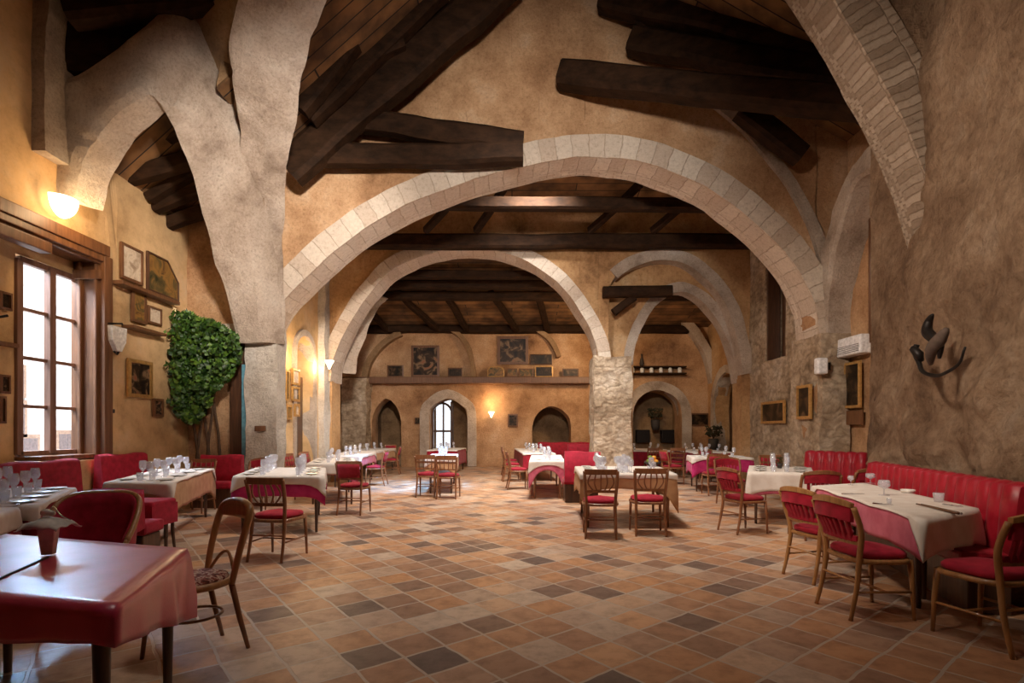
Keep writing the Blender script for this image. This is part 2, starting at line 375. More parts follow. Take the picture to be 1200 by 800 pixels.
def strip_wall(mb, org, d, nrm, cols, thick, cell=.3):
    """wall made of columns: cols = list of (s, zbottom, ztop); front face at org, back face at org+nrm*thick"""
    org = Vector(org); d = Vector(d); nrm = Vector(nrm)
    for (s0, b0, t0), (s1, b1, t1) in zip(cols[:-1], cols[1:]):
        if abs(s1-s0) < 1e-6: continue
        nu = max(1, int(abs(s1-s0)/cell+.5)); nv = max(1, int(max(t0-b0, t1-b1)/cell+.5)); nt_ = max(1, int(thick/cell+.5))
        def P(u, v, w):
            s = s0+(s1-s0)*u; zb = b0+(b1-b0)*u; zt = t0+(t1-t0)*u
            p = org+d*s+nrm*(thick*w); p.z = zb+(zt-zb)*v; return p
        mb.grid(lambda u, v: P(u, v, 0), nu, nv)
        mb.grid(lambda u, v: P(u, v, 1), nu, nv)
        mb.grid(lambda u, v: P(u, 0, v), nu, nt_)
        mb.grid(lambda u, v: P(u, 1, v), nu, nt_)
        mb.grid(lambda u, v: P(0, u, v), nv, nt_)
        mb.grid(lambda u, v: P(1, u, v), nv, nt_)

def ring(name, pts, rad, y0, y1, mat, rough=.03, org=(0, 0), ydir=None, taper=None):
    """arch ring standing proud: pts = intrados (x,z) list, rad = radial depth, between y0 and y1"""
    n = len(pts); mb = MB(); arc = 0; prev = None; rows = []
    P = [Vector((p[0], p[1])) for p in pts]
    NR = 3; ND = 3
    for i, p in enumerate(P):
        t = (P[min(i+1, n-1)]-P[max(i-1, 0)]).normalized(); nn = Vector((-t.y, t.x))
        if prev is not None: arc += (p-prev).length
        prev = p
        r_ = rad if not taper else rad*taper(i/(n-1))
        loop = []
        for k in range(NR+1): loop.append((p+nn*r_*k/NR, y0, k/NR*r_))
        for k in range(1, ND+1): loop.append((p+nn*r_, y0+(y1-y0)*k/ND, r_+(y1-y0)*k/ND))
        for k in range(1, NR+1): loop.append((p+nn*r_*(1-k/NR), y1, r_+(y1-y0)+k/NR*r_))
        for k in range(1, ND): loop.append((p, y1+(y0-y1)*k/ND, -(y1-y0)*(1-k/ND)))
        rows.append((arc, loop))
    m = len(rows[0][1])
    for arc, loop in rows:
        for q, y, vv in loop:
            mb.uv[len(mb.v)] = (arc, vv)
            if ydir: mb.v.append(ydir(q.x, q.y, y))
            else: mb.v.append((q.x, y, q.y))
    for i in range(n-1):
        for k in range(m):
            mb.f.append((i*m+k, i*m+(k+1) % m, (i+1)*m+(k+1) % m, (i+1)*m+k))
    mb.f.append(tuple(range(m))); mb.f.append(tuple((n-1)*m+k for k in range(m)))
    return struct(mb.build(name, mat, rough=rough, rfreq=1.6))

RG = .035  # common surface irregularity
# floor
mb = MB(); mb.grid(lambda u, v: Vector((-9+20*u, -3.2+24.5*v, 0)), 2, 2)
struct(mb.build('floor', M['floor']))

# --- transverse wall with the big arch (Y 10 .. 10.8)
Y0, Y1 = 10.0, 10.8
seen = [(331, 400), (336, 384), (352, 362), (382, 332), (424, 295), (487, 258), (540, 238), (590, 222), (640, 211), (690, 206), (745, 213), (812, 240), (872, 285), (908, 325), (930, 368), (934, 400)]
intr = []
for px, py in seen:
    w = W(px, py, Y1); intr.append((w.x, w.z))
A1 = [tuple(p) for p in spline(intr, 5)]
def gtop(x):
    if x < -4.05: return 5.2+(x+6.5)*(7.3-5.2)/(2.45)
    if x < .35: return 6.45+(x+4.05)*(10.4-6.45)/4.4
    return 10.4-(x-.35)*(10.4-6.9)/6.0
def xs_between(a, b, st=.4):
    n = max(1, int((b-a)/st)); return [a+(b-a)*i/n for i in range(n+1)]
mb = MB()
strip_wall(mb, (0, Y0+.12, 0), (1, 0, 0), (0, 1, 0), [(x, 0 if x > -99 else 0, gtop(x)) for x in xs_between(-6.5, A1[0][0]-.04)], Y1-Y0-.24)
ringoff = .12
cols = []
for i, (x, z) in enumerate(A1):
    if cols and x <= cols[-1][0]+.01: continue
    cols.append((x, z+ringoff, gtop(x)))
strip_wall(mb, (0, Y0+.12, 0), (1, 0, 0), (0, 1, 0), cols, Y1-Y0-.24)
strip_wall(mb, (0, Y0+.12, 0), (1, 0, 0), (0, 1, 0), [(x, 0, gtop(x)) for x in xs_between(A1[-1][0]+.02, 6.9)], Y1-Y0-.24)
struct(mb.build('wall_middle', M['plaster'], rough=RG))
ring('trim_1', A1, .42, Y0+.02, Y1+.03, M['voussoir'])
# relieving arch above it
rel = [W(px, py, Y0) for px, py in [(405, 168), (440, 140), (500, 123), (570, 118), (640, 125), (715, 148)]]
0 and ring('trim_2', [tuple(p) for p in spline([(p.x, p.z) for p in rel], 5)], .3, Y0+.03, Y0+.3, M['plaster'])
rel = [W(px, py, Y0) for px, py in [(835, 120), (880, 160), (925, 218), (952, 270), (968, 325), (976, 372)]]
ring('trim_3', [tuple(p) for p in spline([(p.x, p.z) for p in rel], 5)], .2, Y0+.03, Y0+.3, M['lime'])
# left pier
mb = MB()
strip_wall(mb, (0, 9.85, 0), (1, 0, 0), (0, 1, 0), [(x, 0, 3.35) for x in (-4.96, -4.68, -4.38)], .38, .15)
struct(mb.build('wall_pier_left', M['pier'], rough=.05, rfreq=2))
mb = MB()
strip_wall(mb, (0, 9.9, 0), (1, 0, 0), (0, 1, 0), [(x, 3.3, 4.3+(x+5.05)*.0) for x in (-4.92, -4.75, -4.5)], .35, .15)
struct(mb.build('wall_pier_left_head', M['pier'], rough=.06, rfreq=2))
# right pier
mb = MB()
strip_wall(mb, (0, 9.95, 0), (1, 0, 0), (0, 1, 0), [(5.82, 0, 3.2), (6.35, 0, 3.2)], 1.12, .15)
struct(mb.build('wall_pier_right', M['stone'], rough=.05, rfreq=2))

# --- second transverse wall (Y 14 .. 14.8): big arch left, recessed arch right, column between
Y2, Y3 = 14.0, 14.8
seenL = [(399, 450), (403, 425), (418, 390), (440, 355), (470, 325), (510, 308), (560, 302), (610, 314), (650, 340), (680, 380), (694, 412), (697, 440)]
A2 = [tuple(p) for p in spline([((W(px, py, Y3)).x, (W(px, py, Y3)).z) for px, py in seenL], 5)]
seenR = [(738, 430), (741, 405), (752, 378), (768, 358), (790, 346), (815, 356), (838, 385), (852, 420), (857, 450)]
A3 = [tuple(p) for p in spline([((W(px, py, Y3)).x, (W(px, py, Y3)).z) for px, py in seenR], 5)]
outR = [(711, 420), (711, 380), (712, 345), (730, 322), (770, 309), (805, 318), (838, 350), (856, 395), (864, 440)]
A3o = [tuple(p) for p in spline([((W(px, py, 14.35)).x, (W(px, py, 14.35)).z) for px, py in outR], 5)]
T2 = 7.3
def wallcols(arcs, x0, x1, off=.1, base=0.0, top=T2):
    cols = [[(x, base, top) for x in xs_between(x0, arcs[0][0][0])]]
    for i, a in enumerate(arcs):
        c = []
        for x, z in a:
            if c and x <= c[-1][0]+.01: continue
            c.append((x, z+off, top))
        cols.append(c)
        nx = arcs[i+1][0][0] if i+1 < len(arcs) else x1
        cols.append([(x, base, top) for x in xs_between(a[-1][0], nx)])
    return cols
mb = MB()
A2s = [p for p in A2 if p[0] > A2[0][0]-1]
for c in wallcols([A2, A3o], -6.6, 7.5): strip_wall(mb, (0, Y2+.08, 0), (1, 0, 0), (0, 1, 0), c, .34)
for c in wallcols([A2, A3], -6.6, 7.5): strip_wall(mb, (0, Y2+.4, 0), (1, 0, 0), (0, 1, 0), c, .36)
struct(mb.build('wall_arcade', M['plaster_warm'], rough=RG))
ring('trim_4', A2, .32, Y2, Y3+.02, M['voussoir'])
ring('trim_5', A3, .26, Y2+.36, Y3+.02, M['lime'])
ring('trim_6', [p for p in A3o if p[0] > A3o[0][0]+.2], .3, Y2, Y2+.4, M['lime'])
mb = MB()
xl = (696-600)*14/F; xr = (740-600)*14/F
strip_wall(mb, (0, 13.9, 0), (1, 0, 0), (0, 1, 0), [(xl, 0, 3.32), ((xl+xr)/2, 0, 3.32), (xr, 0, 3.32)], 1.0, .15)
struct(mb.build('wall_column', M['stone'], rough=.05, rfreq=2))
# left pier of the arcade, with the sconce
mb = MB()
strip_wall(mb, (0, 13.7, 0), (1, 0, 0), (0, 1, 0), [(-5.3, 0, 6.6), (-5.05, 0, 6.6), (-4.85, 0, 6.6)], 1.1, .2)
struct(mb.build('wall_pier_arcade', M['pier'], rough=.05, rfreq=2))

# --- far wall Y=20
YF = 20.0
def farcol(px0, px1, seen):  return [tuple(p) for p in spline([((px-600)*YF/F, EYE+(HZ-py)*YF/F) for px, py in seen], 5)]
fa = farcol(0, 0, [(436, 548), (436, 500), (440, 480), (452, 467), (465, 478), (470, 500), (470, 548)])
fb = farcol(0, 0, [(503, 548), (503, 490), (507, 476), (525, 467), (542, 476), (548, 490), (548, 548)])
fc = farcol(0, 0, [(624, 548), (624, 500), (630, 484), (646, 476), (662, 484), (669, 500), (669, 548)])
fd = farcol(0, 0, [(741, 548), (741, 490), (748, 467), (769, 457), (792, 467), (799, 490), (799, 548)])
def monot(a):
    x0, x1 = a[0][0], a[-1][0]; mid = [p for p in a if x0+.02 < p[0] < x1-.02]
    zt = [p for p in a if abs(p[0]-x0) <= .02][-1]; zu = [p for p in a if abs(p[0]-x1) <= .02][0]
    return [(x0, max(zt[1], 0.4))]+mid+[(x1, max(zu[1], 0.4))]
FA = [monot(a) for a in (fa, fb, fc, fd)]
mb = MB()
for c in wallcols(FA, -8.2, 11.0, off=0, top=7.0): strip_wall(mb, (0, YF, 0), (1, 0, 0), (0, 1, 0), c, .9)
struct(mb.build('wall_far', M['plaster'], rough=RG))
for i, a in enumerate(FA):
    if i in (1, 3):
        x0, x1 = a[0][0], a[-1][0]
        ring('trim_%d' % (7+i), [(x0, .02)]+a+[(x1, .02)] if i == 1 else [(x0, .02)]+a+[(x1, .02)], .34, YF-.07, YF+.5, M['lime'])
# niches behind the far arches
mb = MB()
for i in (0, 2):
    a = FA[i]; mb.box(((a[0][0]+a[-1][0])/2, YF+1.9, 1.5), (3.2, .2, 3.4))
    mb.box((a[0][0]-.25, YF+1.4, 1.5), (.3, 1.2, 3.4)); mb.box((a[-1][0]+.25, YF+1.4, 1.5), (.3, 1.2, 3.4)); mb.box(((a[0][0]+a[-1][0])/2, YF+1.4, 3.25), (3.2, 1.2, .2))
a = FA[3]
mb.box(((a[0][0]+a[-1][0])/2, YF+1.6, 1.5), (3.2, .2, 3.6)); mb.box((a[0][0]-.25, YF+1.25, 1.5), (.3, .9, 3.6)); mb.box((a[-1][0]+.25, YF+1.25, 1.5), (.3, .9, 3.6)); mb.box(((a[0][0]+a[-1][0])/2, YF+1.25, 3.4), (3.2, .9, .2))
a = FA[1]
# door niche: solid right return, window on the left
mb.box((-1.95, YF+1.25, 1.4), (.95, .2, 3.4)); mb.box((-1.45, YF+1.1, 1.4), (.3, 1.1, 3.4)); mb.box((-3.6, YF+1.1, 1.4), (.3, 1.1, 3.4)); mb.box((-2.4, YF+1.1, 2.95), (2.2, 1.1, .3))
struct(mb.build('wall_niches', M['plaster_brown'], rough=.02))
# wall ledge strip high on the far wall, vault ribs over it
def rib(name, inn, out, wv, mat=None, rough=.05, n=6):
    I = spline(inn, n); O = spline(out, n); wv = Vector(wv); mb = MB(); vs = []; m = 12
    arc = 0
    for k, (a, b_) in enumerate(zip(I, O)):
        if k: arc += (I[k]-I[k-1]).length
        c = []
        d = b_-a
        q = [(0, -.42), (0, -.14), (0, .14), (0, .42), (.14, .5), (.5, .5), (.86, .5), (1, .42), (1, -.42), (.86, -.5), (.5, -.5), (.14, -.5)]
        for t, w in q:
            mb.uv[len(mb.v)] = (arc, t+w*2); mb.v.append(tuple(a+d*t+wv*w))
    L_ = len(I)
    for i in range(L_-1):
        for k in range(m): mb.f.append((i*m+k, i*m+(k+1) % m, (i+1)*m+(k+1) % m, (i+1)*m+k))
    mb.f.append(tuple(range(m))); mb.f.append(tuple((L_-1)*m+k for k in range(m)))
    return struct(mb.build(name, mat or M['lime'], rough=rough, rfreq=2.2))
k = 20
def frib(nm, inner, th):
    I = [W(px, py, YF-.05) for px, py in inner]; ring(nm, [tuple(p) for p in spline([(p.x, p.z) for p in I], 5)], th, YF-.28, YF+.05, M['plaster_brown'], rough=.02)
frib('trim_11', [(432, 443), (437, 425), (450, 408), (462, 399), (472, 394)], .22)
frib('trim_12', [(528, 389), (538, 396), (546, 408), (551, 425), (553, 443)], .18)
frib('trim_13', [(628, 390), (640, 398), (647, 408), (652, 420)], .18)
I = [W(px, py, YF-.05) for px, py in [(784, 374), (800, 384), (814, 402), (825, 425), (830, 450)]]; ring('trim_22', [tuple(p) for p in spline([(p.x, p.z) for p in I], 5)], .3, YF-.4, YF+.05, M['lime'], rough=.02)
# half column at the far left
mb = MB(); strip_wall(mb, (0, 19.3, 0), (1, 0, 0), (0, 1, 0), [(-6.2, 0, 3.3), (-5.75, 0, 3.3), (-5.33, 0, 3.3)], .8, .2)
struct(mb.build('wall_half_column', M['stone'], rough=.07, rfreq=2))

# --- side walls
# left wall X=-6.2, window recess Y 6.0..8.05 z .95..4.05
XL = -6.2
mb = MB()
def LW(cols, th=.46, x=XL, m=mb): strip_wall(m, (x, 0, 0), (0, 1, 0), (-1, 0, 0), cols, th)
LW([(-3.2, 0, 9.2), (5.2, 0, 9.2)])
LW([(5.2, 4.06, 9.2), (8.06, 3.98, 9.2)])
LW([(5.2, 0, .92), (8.06, 0, .92)])
LW([(8.06, 0, 9.2), (8.3, 0, 6.6), (10.2, 0, 6.3)])
struct(mb.build('wall_left', M['plaster_left'], rough=.025))
mb = MB()
strip_wall(mb, (-6.62, 0, 0), (0, 1, 0), (-1, 0, 0), [(5.2, .9, 4.1), (7.05, .9, 4.1)], .1)
strip_wall(mb, (-6.62, 0, 0), (0, 1, 0), (-1, 0, 0), [(7.05, 3.72, 4.1), (8.1, 3.72, 4.1)], .1)
struct(mb.build('wall_window_recess', M['plaster_left'], rough=.012))
# blind wall under the ivy is the middle wall left part; left wall of bay two X=-5 with arched doorway Y 12.3..13.2
mb = MB()
def semi(c, r, z0, n=10): return [(c-r*math.cos(PI*i/n), z0+r*math.sin(PI*i/n)) for i in range(n+1)]
dA = semi(12.8, .55, 3.1)
for c in wallcols([dA], 10.7, 14.2, off=0, top=7.9): strip_wall(mb, (-5.02, 0, 0), (0, 1, 0), (-1, 0, 0), c, .5)
mb.box((-5.9, 12.8, 2), (.2, 2.5, 4.4))
struct(mb.build('wall_left_middle', M['plaster_left'], rough=.03))
ring('trim_14', [(12.25, .02)]+dA+[(13.35, .02)], .16, -.05, .4, M['lime'], ydir=lambda s, z, y: (-5.02-y, s, z))
mb = MB(); strip_wall(mb, (-6.5, 0, 0), (0, 1, 0), (-1, 0, 0), [(14.2, 0, 7), (20.2, 0, 7)], .4)
struct(mb.build('wall_left_far', M['plaster'], rough=RG))
# right near rock wall: from (4.97,7.3) to behind the camera
P0 = Vector((4.95, 7.3, 0)); P1 = Vector((2.0, -2.9, 0)); dR = (P1-P0).normalized(); nR = Vector((-dR.y, dR.x, 0))
if nR.x < 0: nR = -nR
LR = (P1-P0).length
mb = MB()
def rock(u, v):
    p = P0+dR*LR*u; z = 9.2*v
    p = p+nR*(.10*(1 if z > 2.2 else 0)*0)
    q = Vector((p.x, p.y, z))
    d = noise.fractal(q*.9, 1.0, 2.2, 5)*.13+noise.fractal(q*3.1, 1.0, 2.0, 4)*.05
    low = max(0, 1-z/3.0); edge = min(1, u*LR/.35)
    vd = noise.voronoi(Vector((q.x*1.3, q.y*1.3, q.z*1.9))+noise.noise_vector(q*1.1)*.35)[0]
    d += .24*low*(.55-min(.75, vd[0]))+.035*(.5-min(.6, vd[0]))
    d *= (.7+.7*low)*(.35+.65*edge)
    return q-nR*(d)-nR*.05*low
mb.grid(rock, 170, 150)
mb.grid(lambda u, v: P0+Vector((0, .0, 9.2*v))*0+Vector((P0.x*0, 0, 0))+nR*(2.0*u)+Vector((0, 0, 9.2*v)), 6, 24)
struct(mb.build('wall_right', M['rock'], recalc=False))
# right niche wall X=6.4 (Y 7..10), wall of bay two X=6.35, far bay X=6.6 with arched opening
mb = MB()
strip_wall(mb, (6.4, 0, 0), (0, 1, 0), (1, 0, 0), [(6.9, 0, 9), (10.1, 0, 9)], .4)
struct(mb.build('wall_right_niche', M['plaster'], rough=RG))
mb = MB()
c = [(11.0, 0, 8), (12.25, 0, 8)]
strip_wall(mb, (6.33, 0, 0), (0, 1, 0), (1, 0, 0), c, .5)
strip_wall(mb, (6.33, 0, 0), (0, 1, 0), (1, 0, 0), [(12.25, 0, 3.1), (13.2, 0, 3.1)], .5)
strip_wall(mb, (6.33, 0, 0), (0, 1, 0), (1, 0, 0), [(12.25, 5.5, 8), (13.2, 5.5, 8)], .5)
strip_wall(mb, (6.33, 0, 0), (0, 1, 0), (1, 0, 0), [(13.2, 0, 8), (14.1, 0, 8)], .5)
mb.box((6.85, 12.7, 4.3), (.1, 1.2, 2.7))
struct(mb.build('wall_right_middle', M['stone'], rough=RG))
dB = semi(18.2, 1.05, 2.3)
mb = MB()
for c in wallcols([dB], 14.6, 20.3, off=0, top=7): strip_wall(mb, (7.4, 0, 0), (0, 1, 0), (1, 0, 0), c, .5)
mb.box((9.5, 17.4, 3.2), (.2, 7, 6.6)); mb.box((8.6, 14.5, 3.4), (2.0, .2, 7)); mb.box((8.6, 20.6, 3), (2.0, .2, 6.4))
struct(mb.build('wall_right_far', M['plaster_warm'], rough=RG))
ring('trim_15', [(17.15, .02)]+dB+[(19.25, .02)], .28, -.08, .4, M['lime'], ydir=lambda s, z, y: (7.4+y, s, z))
mb = MB(); strip_wall(mb, (0, -3.2, 0), (1, 0, 0), (0, -1, 0), [(-7, 0, 9.2), (7, 0, 9.2)], .3, 1)
struct(mb.build('wall_back', M['plaster']))

# near transverse brick arch on the right: plane through Y 5.75 .. 6.35
nearseen = [(1068, 300), (1062, 278), (1048, 235), (1028, 185), (1000, 130), (968, 72), (925, 5), (890, -40), (840, -95), (770, -150)]
YA = 5.75; YB_ = 6.25
NA = [((px-600)*YB_/F, EYE+(HZ-py)*YB_/F) for px, py in nearseen]
NAs = [tuple(p) for p in spline(NA, 6)]
ring('trim_16', list(reversed(NAs)), .5, YA, YB_+.02, M['brick_arch'], rough=.02)
mb = MB()
cols = []
for x, z in sorted(NAs):
    if cols and x <= cols[-1][0]+.01: continue
    cols.append((x, z+.2, 9.2))
x1 = cols[-1][0]
strip_wall(mb, (0, YA+.05, 0), (1, 0, 0), (0, 1, 0), cols, .45)
strip_wall(mb, (0, YA+.05, 0), (1, 0, 0), (0, 1, 0), [(x1, 3.45, 9.2), (5.2, 3.45, 9.2)], .45)
struct(mb.build('wall_near_arch', M['rock'], rough=.05))
# longitudinal arch between right pier and near wall
la = [W(990, 330, 9.9), W(996, 290, 9.6), W(1008, 245, 9.2), W(1028, 210, 8.7), W(1060, 192, 8.1), W(1100, 190, 7.4)]
lo = [W(975, 318, 9.9), W(982, 275, 9.6), W(996, 225, 9.2), W(1020, 188, 8.7), W(1058, 168, 8.1), W(1100, 165, 7.4)]
la = [Vector((p.x*.0+x, p.y, p.z)) for p, x in zip([W(1003, 350, 9.95), W(1012, 290, 9.6), W(1022, 248, 9.2), W(1040, 215, 8.7), W(1064, 196, 8.1), W(1100, 190, 7.4)], (6.25, 6.2, 6.1, 6.0, 5.9, 5.8))]
lo = [p+Vector((0, .0, .42)) for p in la]; lo[0] = la[0]+Vector((0, .45, .1)); lo[1] = la[1]+Vector((0, .35, .25)); lo[2] = la[2]+Vector((0, .2, .35))
rib('trim_17', [Vector((6.3, 10.0, 3.0))]+la, [Vector((6.3, 10.5, 3.0))]+lo, (.7, 0, 0))

# left ribs ------------------------------------------------
# A: from the left wall corbel up to the apex; B: apex down to the pier
# plan line from (-6.2, 7.4) to (-4.75, 9.95)
def LP(px, py, Y): return W(px, py, Y)
inA = [LP(104, 242, 7.4), LP(112, 205, 7.38), LP(130, 172, 7.35), LP(158, 141, 7.3), LP(188, 119, 7.25), LP(203, 126, 7.35), LP(216, 150, 7.6), LP(233, 190, 8.0), LP(248, 240, 8.5), LP(262, 300, 9.0), LP(278, 355, 9.5), LP(289, 402, 9.85)]
ouA = [LP(36, 215, 7.4), LP(50, 150, 7.38), LP(84, 108, 7.35), LP(135, 84, 7.3), LP(178, 48, 7.25), LP(222, 18, 7.35), LP(247, 72, 7.6), LP(266, 130, 8.0), LP(288, 190, 8.5), LP(303, 250, 9.0), LP(316, 330, 9.5), LP(323, 402, 9.85)]
rib('trim_18', inA, ouA, (.22, .36, 0), M['lime'], rough=.045, n=4)
ouB = ouA[4:]
inC = [LP(303, 400, 9.85), LP(306, 330, 9.7), LP(302, 250, 9.2), LP(297, 180, 8.5), LP(294, 130, 7.9), LP(288, 80, 7.4), LP(294, 20, 6.9), LP(308, -60, 6.3), LP(330, -160, 5.6)]
ouC = [LP(320, 400, 9.85), LP(318, 330, 9.7), LP(318, 250, 9.2), LP(322, 180, 8.5), LP(330, 130, 7.9), LP(338, 80, 7.4), LP(354, 20, 6.9), LP(382, -60, 6.3), LP(424, -160, 5.6)]
rib('trim_20', inC, ouC, Vector((.34, .34, 0)), M['lime'], rough=.06, n=7)
# web between the groins
mb = MB()
wl = [p+Vector((0, .1, 0)) for p in spline(ouA[5:10], 4)]
wr = [p+Vector((0, .1, 0)) for p in spline([LP(300, -60, 6.6), LP(290, 40, 7.2), LP(294, 110, 7.8), LP(304, 180, 8.5), LP(308, 250, 9.0)], 4)]
vs = []
for a, b_ in zip(wl, wr):
    for t in range(5): vs.append(a.lerp(b_, t/4))
nn = len(wl)
fr = [(i*5+k, i*5+k+1, (i+1)*5+k+1, (i+1)*5+k) for i in range(nn-1) for k in range(4)]
mb.add(vs, fr); mb.add([v+Vector((-.05, .25, 0)) for v in vs], fr)
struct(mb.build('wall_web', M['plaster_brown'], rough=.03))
# pilaster at the left wall going up from the corbel
mb = MB(); strip_wall(mb, (-6.25, 0, 0), (0, 1, 0), (1, 0, 0), [(6.85, 5.0, 9), (7.45, 5.0, 9)], .22, .2)
struct(mb.build('wall_pilaster', M['lime'], rough=.05))
# arch D: arcade arch band on the left of bay three, lit
def aband(name, inner, outer, Ys, wv, mat=None): 
    rib(name, [W(a, b_, y) for (a, b_), y in zip(inner, Ys)], [W(a, b_, y) for (a, b_), y in zip(outer, Ys)], wv, mat)
aband('trim_21', [(404, 437), (409, 415), (420, 388), (432, 362), (446, 348)], [(398, 437), (396, 412), (402, 382), (412, 355), (425, 340)], [15.2, 15.4, 15.7, 16.1, 16.5], (.5, .5, 0), M['voussoir'])
# small stone corbel arch in the right bay, dark timber bracket there handled with the beams

# --- roofs
mb = MB()
def slab(pts, th=.12):
    vs = [Vector(p) for p in pts]; n = len(vs)
    mb.add(vs+[v+Vector((0, 0, th)) for v in vs], [tuple(range(n)), tuple(range(n, 2*n))]+[(i, (i+1) % n, (i+1) % n+n, i+n) for i in range(n)])
YR = 7.62
slab([(-6.6, YR, 5.0), (-6.6, 10.2, 5.0), (-4.05, 10.2, 7.3), (-4.05, YR, 7.3)])
slab([(-4.25, YR, 6.27), (-4.25, 10.2, 6.27), (.35, 10.2, 10.4), (.35, YR, 10.4)])
slab([(.35, 5, 10.4), (.35, 10.2, 10.4), (7.2, 10.2, 6.4), (7.2, 5, 6.4)])
slab([(-7.2, -3.4, 9.1), (-7.2, YR, 9.1), (.6, YR, 9.1), (.6, -3.4, 9.1)])
slab([(.5, -3.4, 9.1), (.5, 5.1, 9.1), (5.5, 5.1, 9.1), (5.5, -3.4, 9.1)])
mb.box((3.3, 5.05, 9.7), (6, .12, 1.6)); mb.box((.45, 6.3, 9.9), (.12, 2.7, 1.6)); mb.box((-.3, YR, 9.7), (2, .1, 1.4))
struct(mb.build('ceiling', M['planks']))
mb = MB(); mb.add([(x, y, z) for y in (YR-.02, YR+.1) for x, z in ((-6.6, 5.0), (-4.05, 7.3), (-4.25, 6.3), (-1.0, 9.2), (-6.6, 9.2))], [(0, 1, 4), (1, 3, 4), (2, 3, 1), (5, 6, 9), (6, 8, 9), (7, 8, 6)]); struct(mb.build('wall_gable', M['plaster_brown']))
mb = MB()
slab([(-6.4, 10.4, 8.0), (-6.4, 14.3, 7.15), (9.4, 14.3, 7.15), (9.4, 10.4, 8.0)])
slab([(-7, 14.6, 6.55), (-7, 20.3, 5.2), (10.2, 20.8, 5.08), (10.2, 14.6, 6.55)])
mb.box((8.6, 12.4, 6), (.1, 5, 4))
struct(mb.build('ceiling_far', M['planks']))

# ---------------------------------------------------------------- timbers
def beam(p, q, w, h, label, group=None, seg=10, jit=.04, w2=None, h2=None, mat=None):
    mb = MB(); mb.bar(p, q, w, h, seg=seg, jit=jit, w2=w2, h2=h2)
    return tag(mb.build('timber_beam', mat or M['beam'], smooth=False), label, 'beam', group)
def pbeam(a, Ya, b_, Yb, th, label, w=.3, **k):
    "th = pixel thickness seen"
    h = th*((Ya+Yb)/2)/F
    return beam(W(a[0], a[1], Ya), W(b_[0], b_[1], Yb), w, h, label, **k)
pbeam((338, 200), 9.55, (600, -28), 9.55, 40, 'heaviest diagonal timber climbing the gable over the big arch, its foot by the left pier', w=.4)
pbeam((362, 140), 9.2, (520, -10), 9.2, 18, 'thin dark rafter just left of the heaviest diagonal timber')
pbeam((352, 128), 8.9, (462, -10), 8.9, 20, 'dark rafter between the pale groin and the thin rafter')
pbeam((330, 60), 8.9, (440, -18), 8.9, 22, 'short dark rafter highest beside the pale groin')
pbeam((330, 112), 9.0, (470, 48), 9.3, 24, 'broad dark timber crossing behind the rafters over the left pier')
pbeam((322, 140), 9.4, (440, 118), 9.6, 12, 'thin crosspiece below the crossing timber beside the left pier')
pbeam((322, 163), 9.5, (400, 150), 9.7, 12, 'small crosspiece lowest beside the pale groin')
pbeam((404, 140), 9.75, (612, 168), 9.75, 24, 'bowed timber ending above the left part of the big arch, upper of the pair', w=.3)
pbeam((360, 184), 9.75, (612, 181), 9.75, 24, 'straight timber lying just above the pale crown of the big arch, lower of the pair', w=.3)
pbeam((657, 89), 9.85, (1016, 123), 8.2, 30, 'thick level timber with a cut end below the other beams on the right of the roof', w=.42)
pbeam((740, 48), 9.85, (995, 92), 8.6, 28, 'middle of the three stacked heavy beams in the right roof corner', w=.36)
pbeam((705, 0), 9.85, (985, 62), 8.7, 26, 'topmost of the three stacked heavy beams in the right roof corner', w=.34)
pbeam((868, 128), 9.6, (940, 182), 9.6, 24, 'short sloping timber stub under the thick level beam on the right', w=.3)
pbeam((742, 12), 9.7, (756, 42), 9.7, 8, 'tiny upright strut between the two upper right beams', w=.1)
pbeam((800, 20), 9.7, (872, 62), 9.6, 12, 'slanting strut between the two upper right beams', w=.15)
pbeam((740, 8), 9.8, (765, 30), 9.8, 8, 'small brace left of the tiny strut in the right roof', w=.1)
# left aisle rafters seen through the pointed opening
for a, b_, ya, th, lb in [((120, 192), (232, 140), 8.5, 18, 'uppermost dark beam seen through the pointed arch on the left'),
                       ((137, 210), (262, 176), 8.6, 19, 'thickest dark beam seen through the pointed arch on the left'),
                       ((176, 233), (262, 180), 9.0, 11, 'slanting strut below the thickest beam in the pointed arch'),
                       ((181, 244), (270, 212), 9.2, 11, 'thin dark beam below the slanting strut in the pointed arch'),
                       ((194, 262), (276, 238), 9.6, 15, 'lowest dark beam seen through the pointed arch on the left')]:
    pbeam(a, ya, b_, ya, th, lb, w=.22)
pbeam((60, 62), 7.2, (186, 46), 7.5, 60, 'massive dark timber block above the corbel over the window', w=.3)
pbeam((80, 12), 7.0, (250, -8), 7.3, 40, 'dark timber highest in the left roof corner above the massive block', w=.3)
pbeam((118, 84), 7.5, (160, 52), 7.5, 14, 'dark brace leaning on the massive timber block over the window', w=.2)
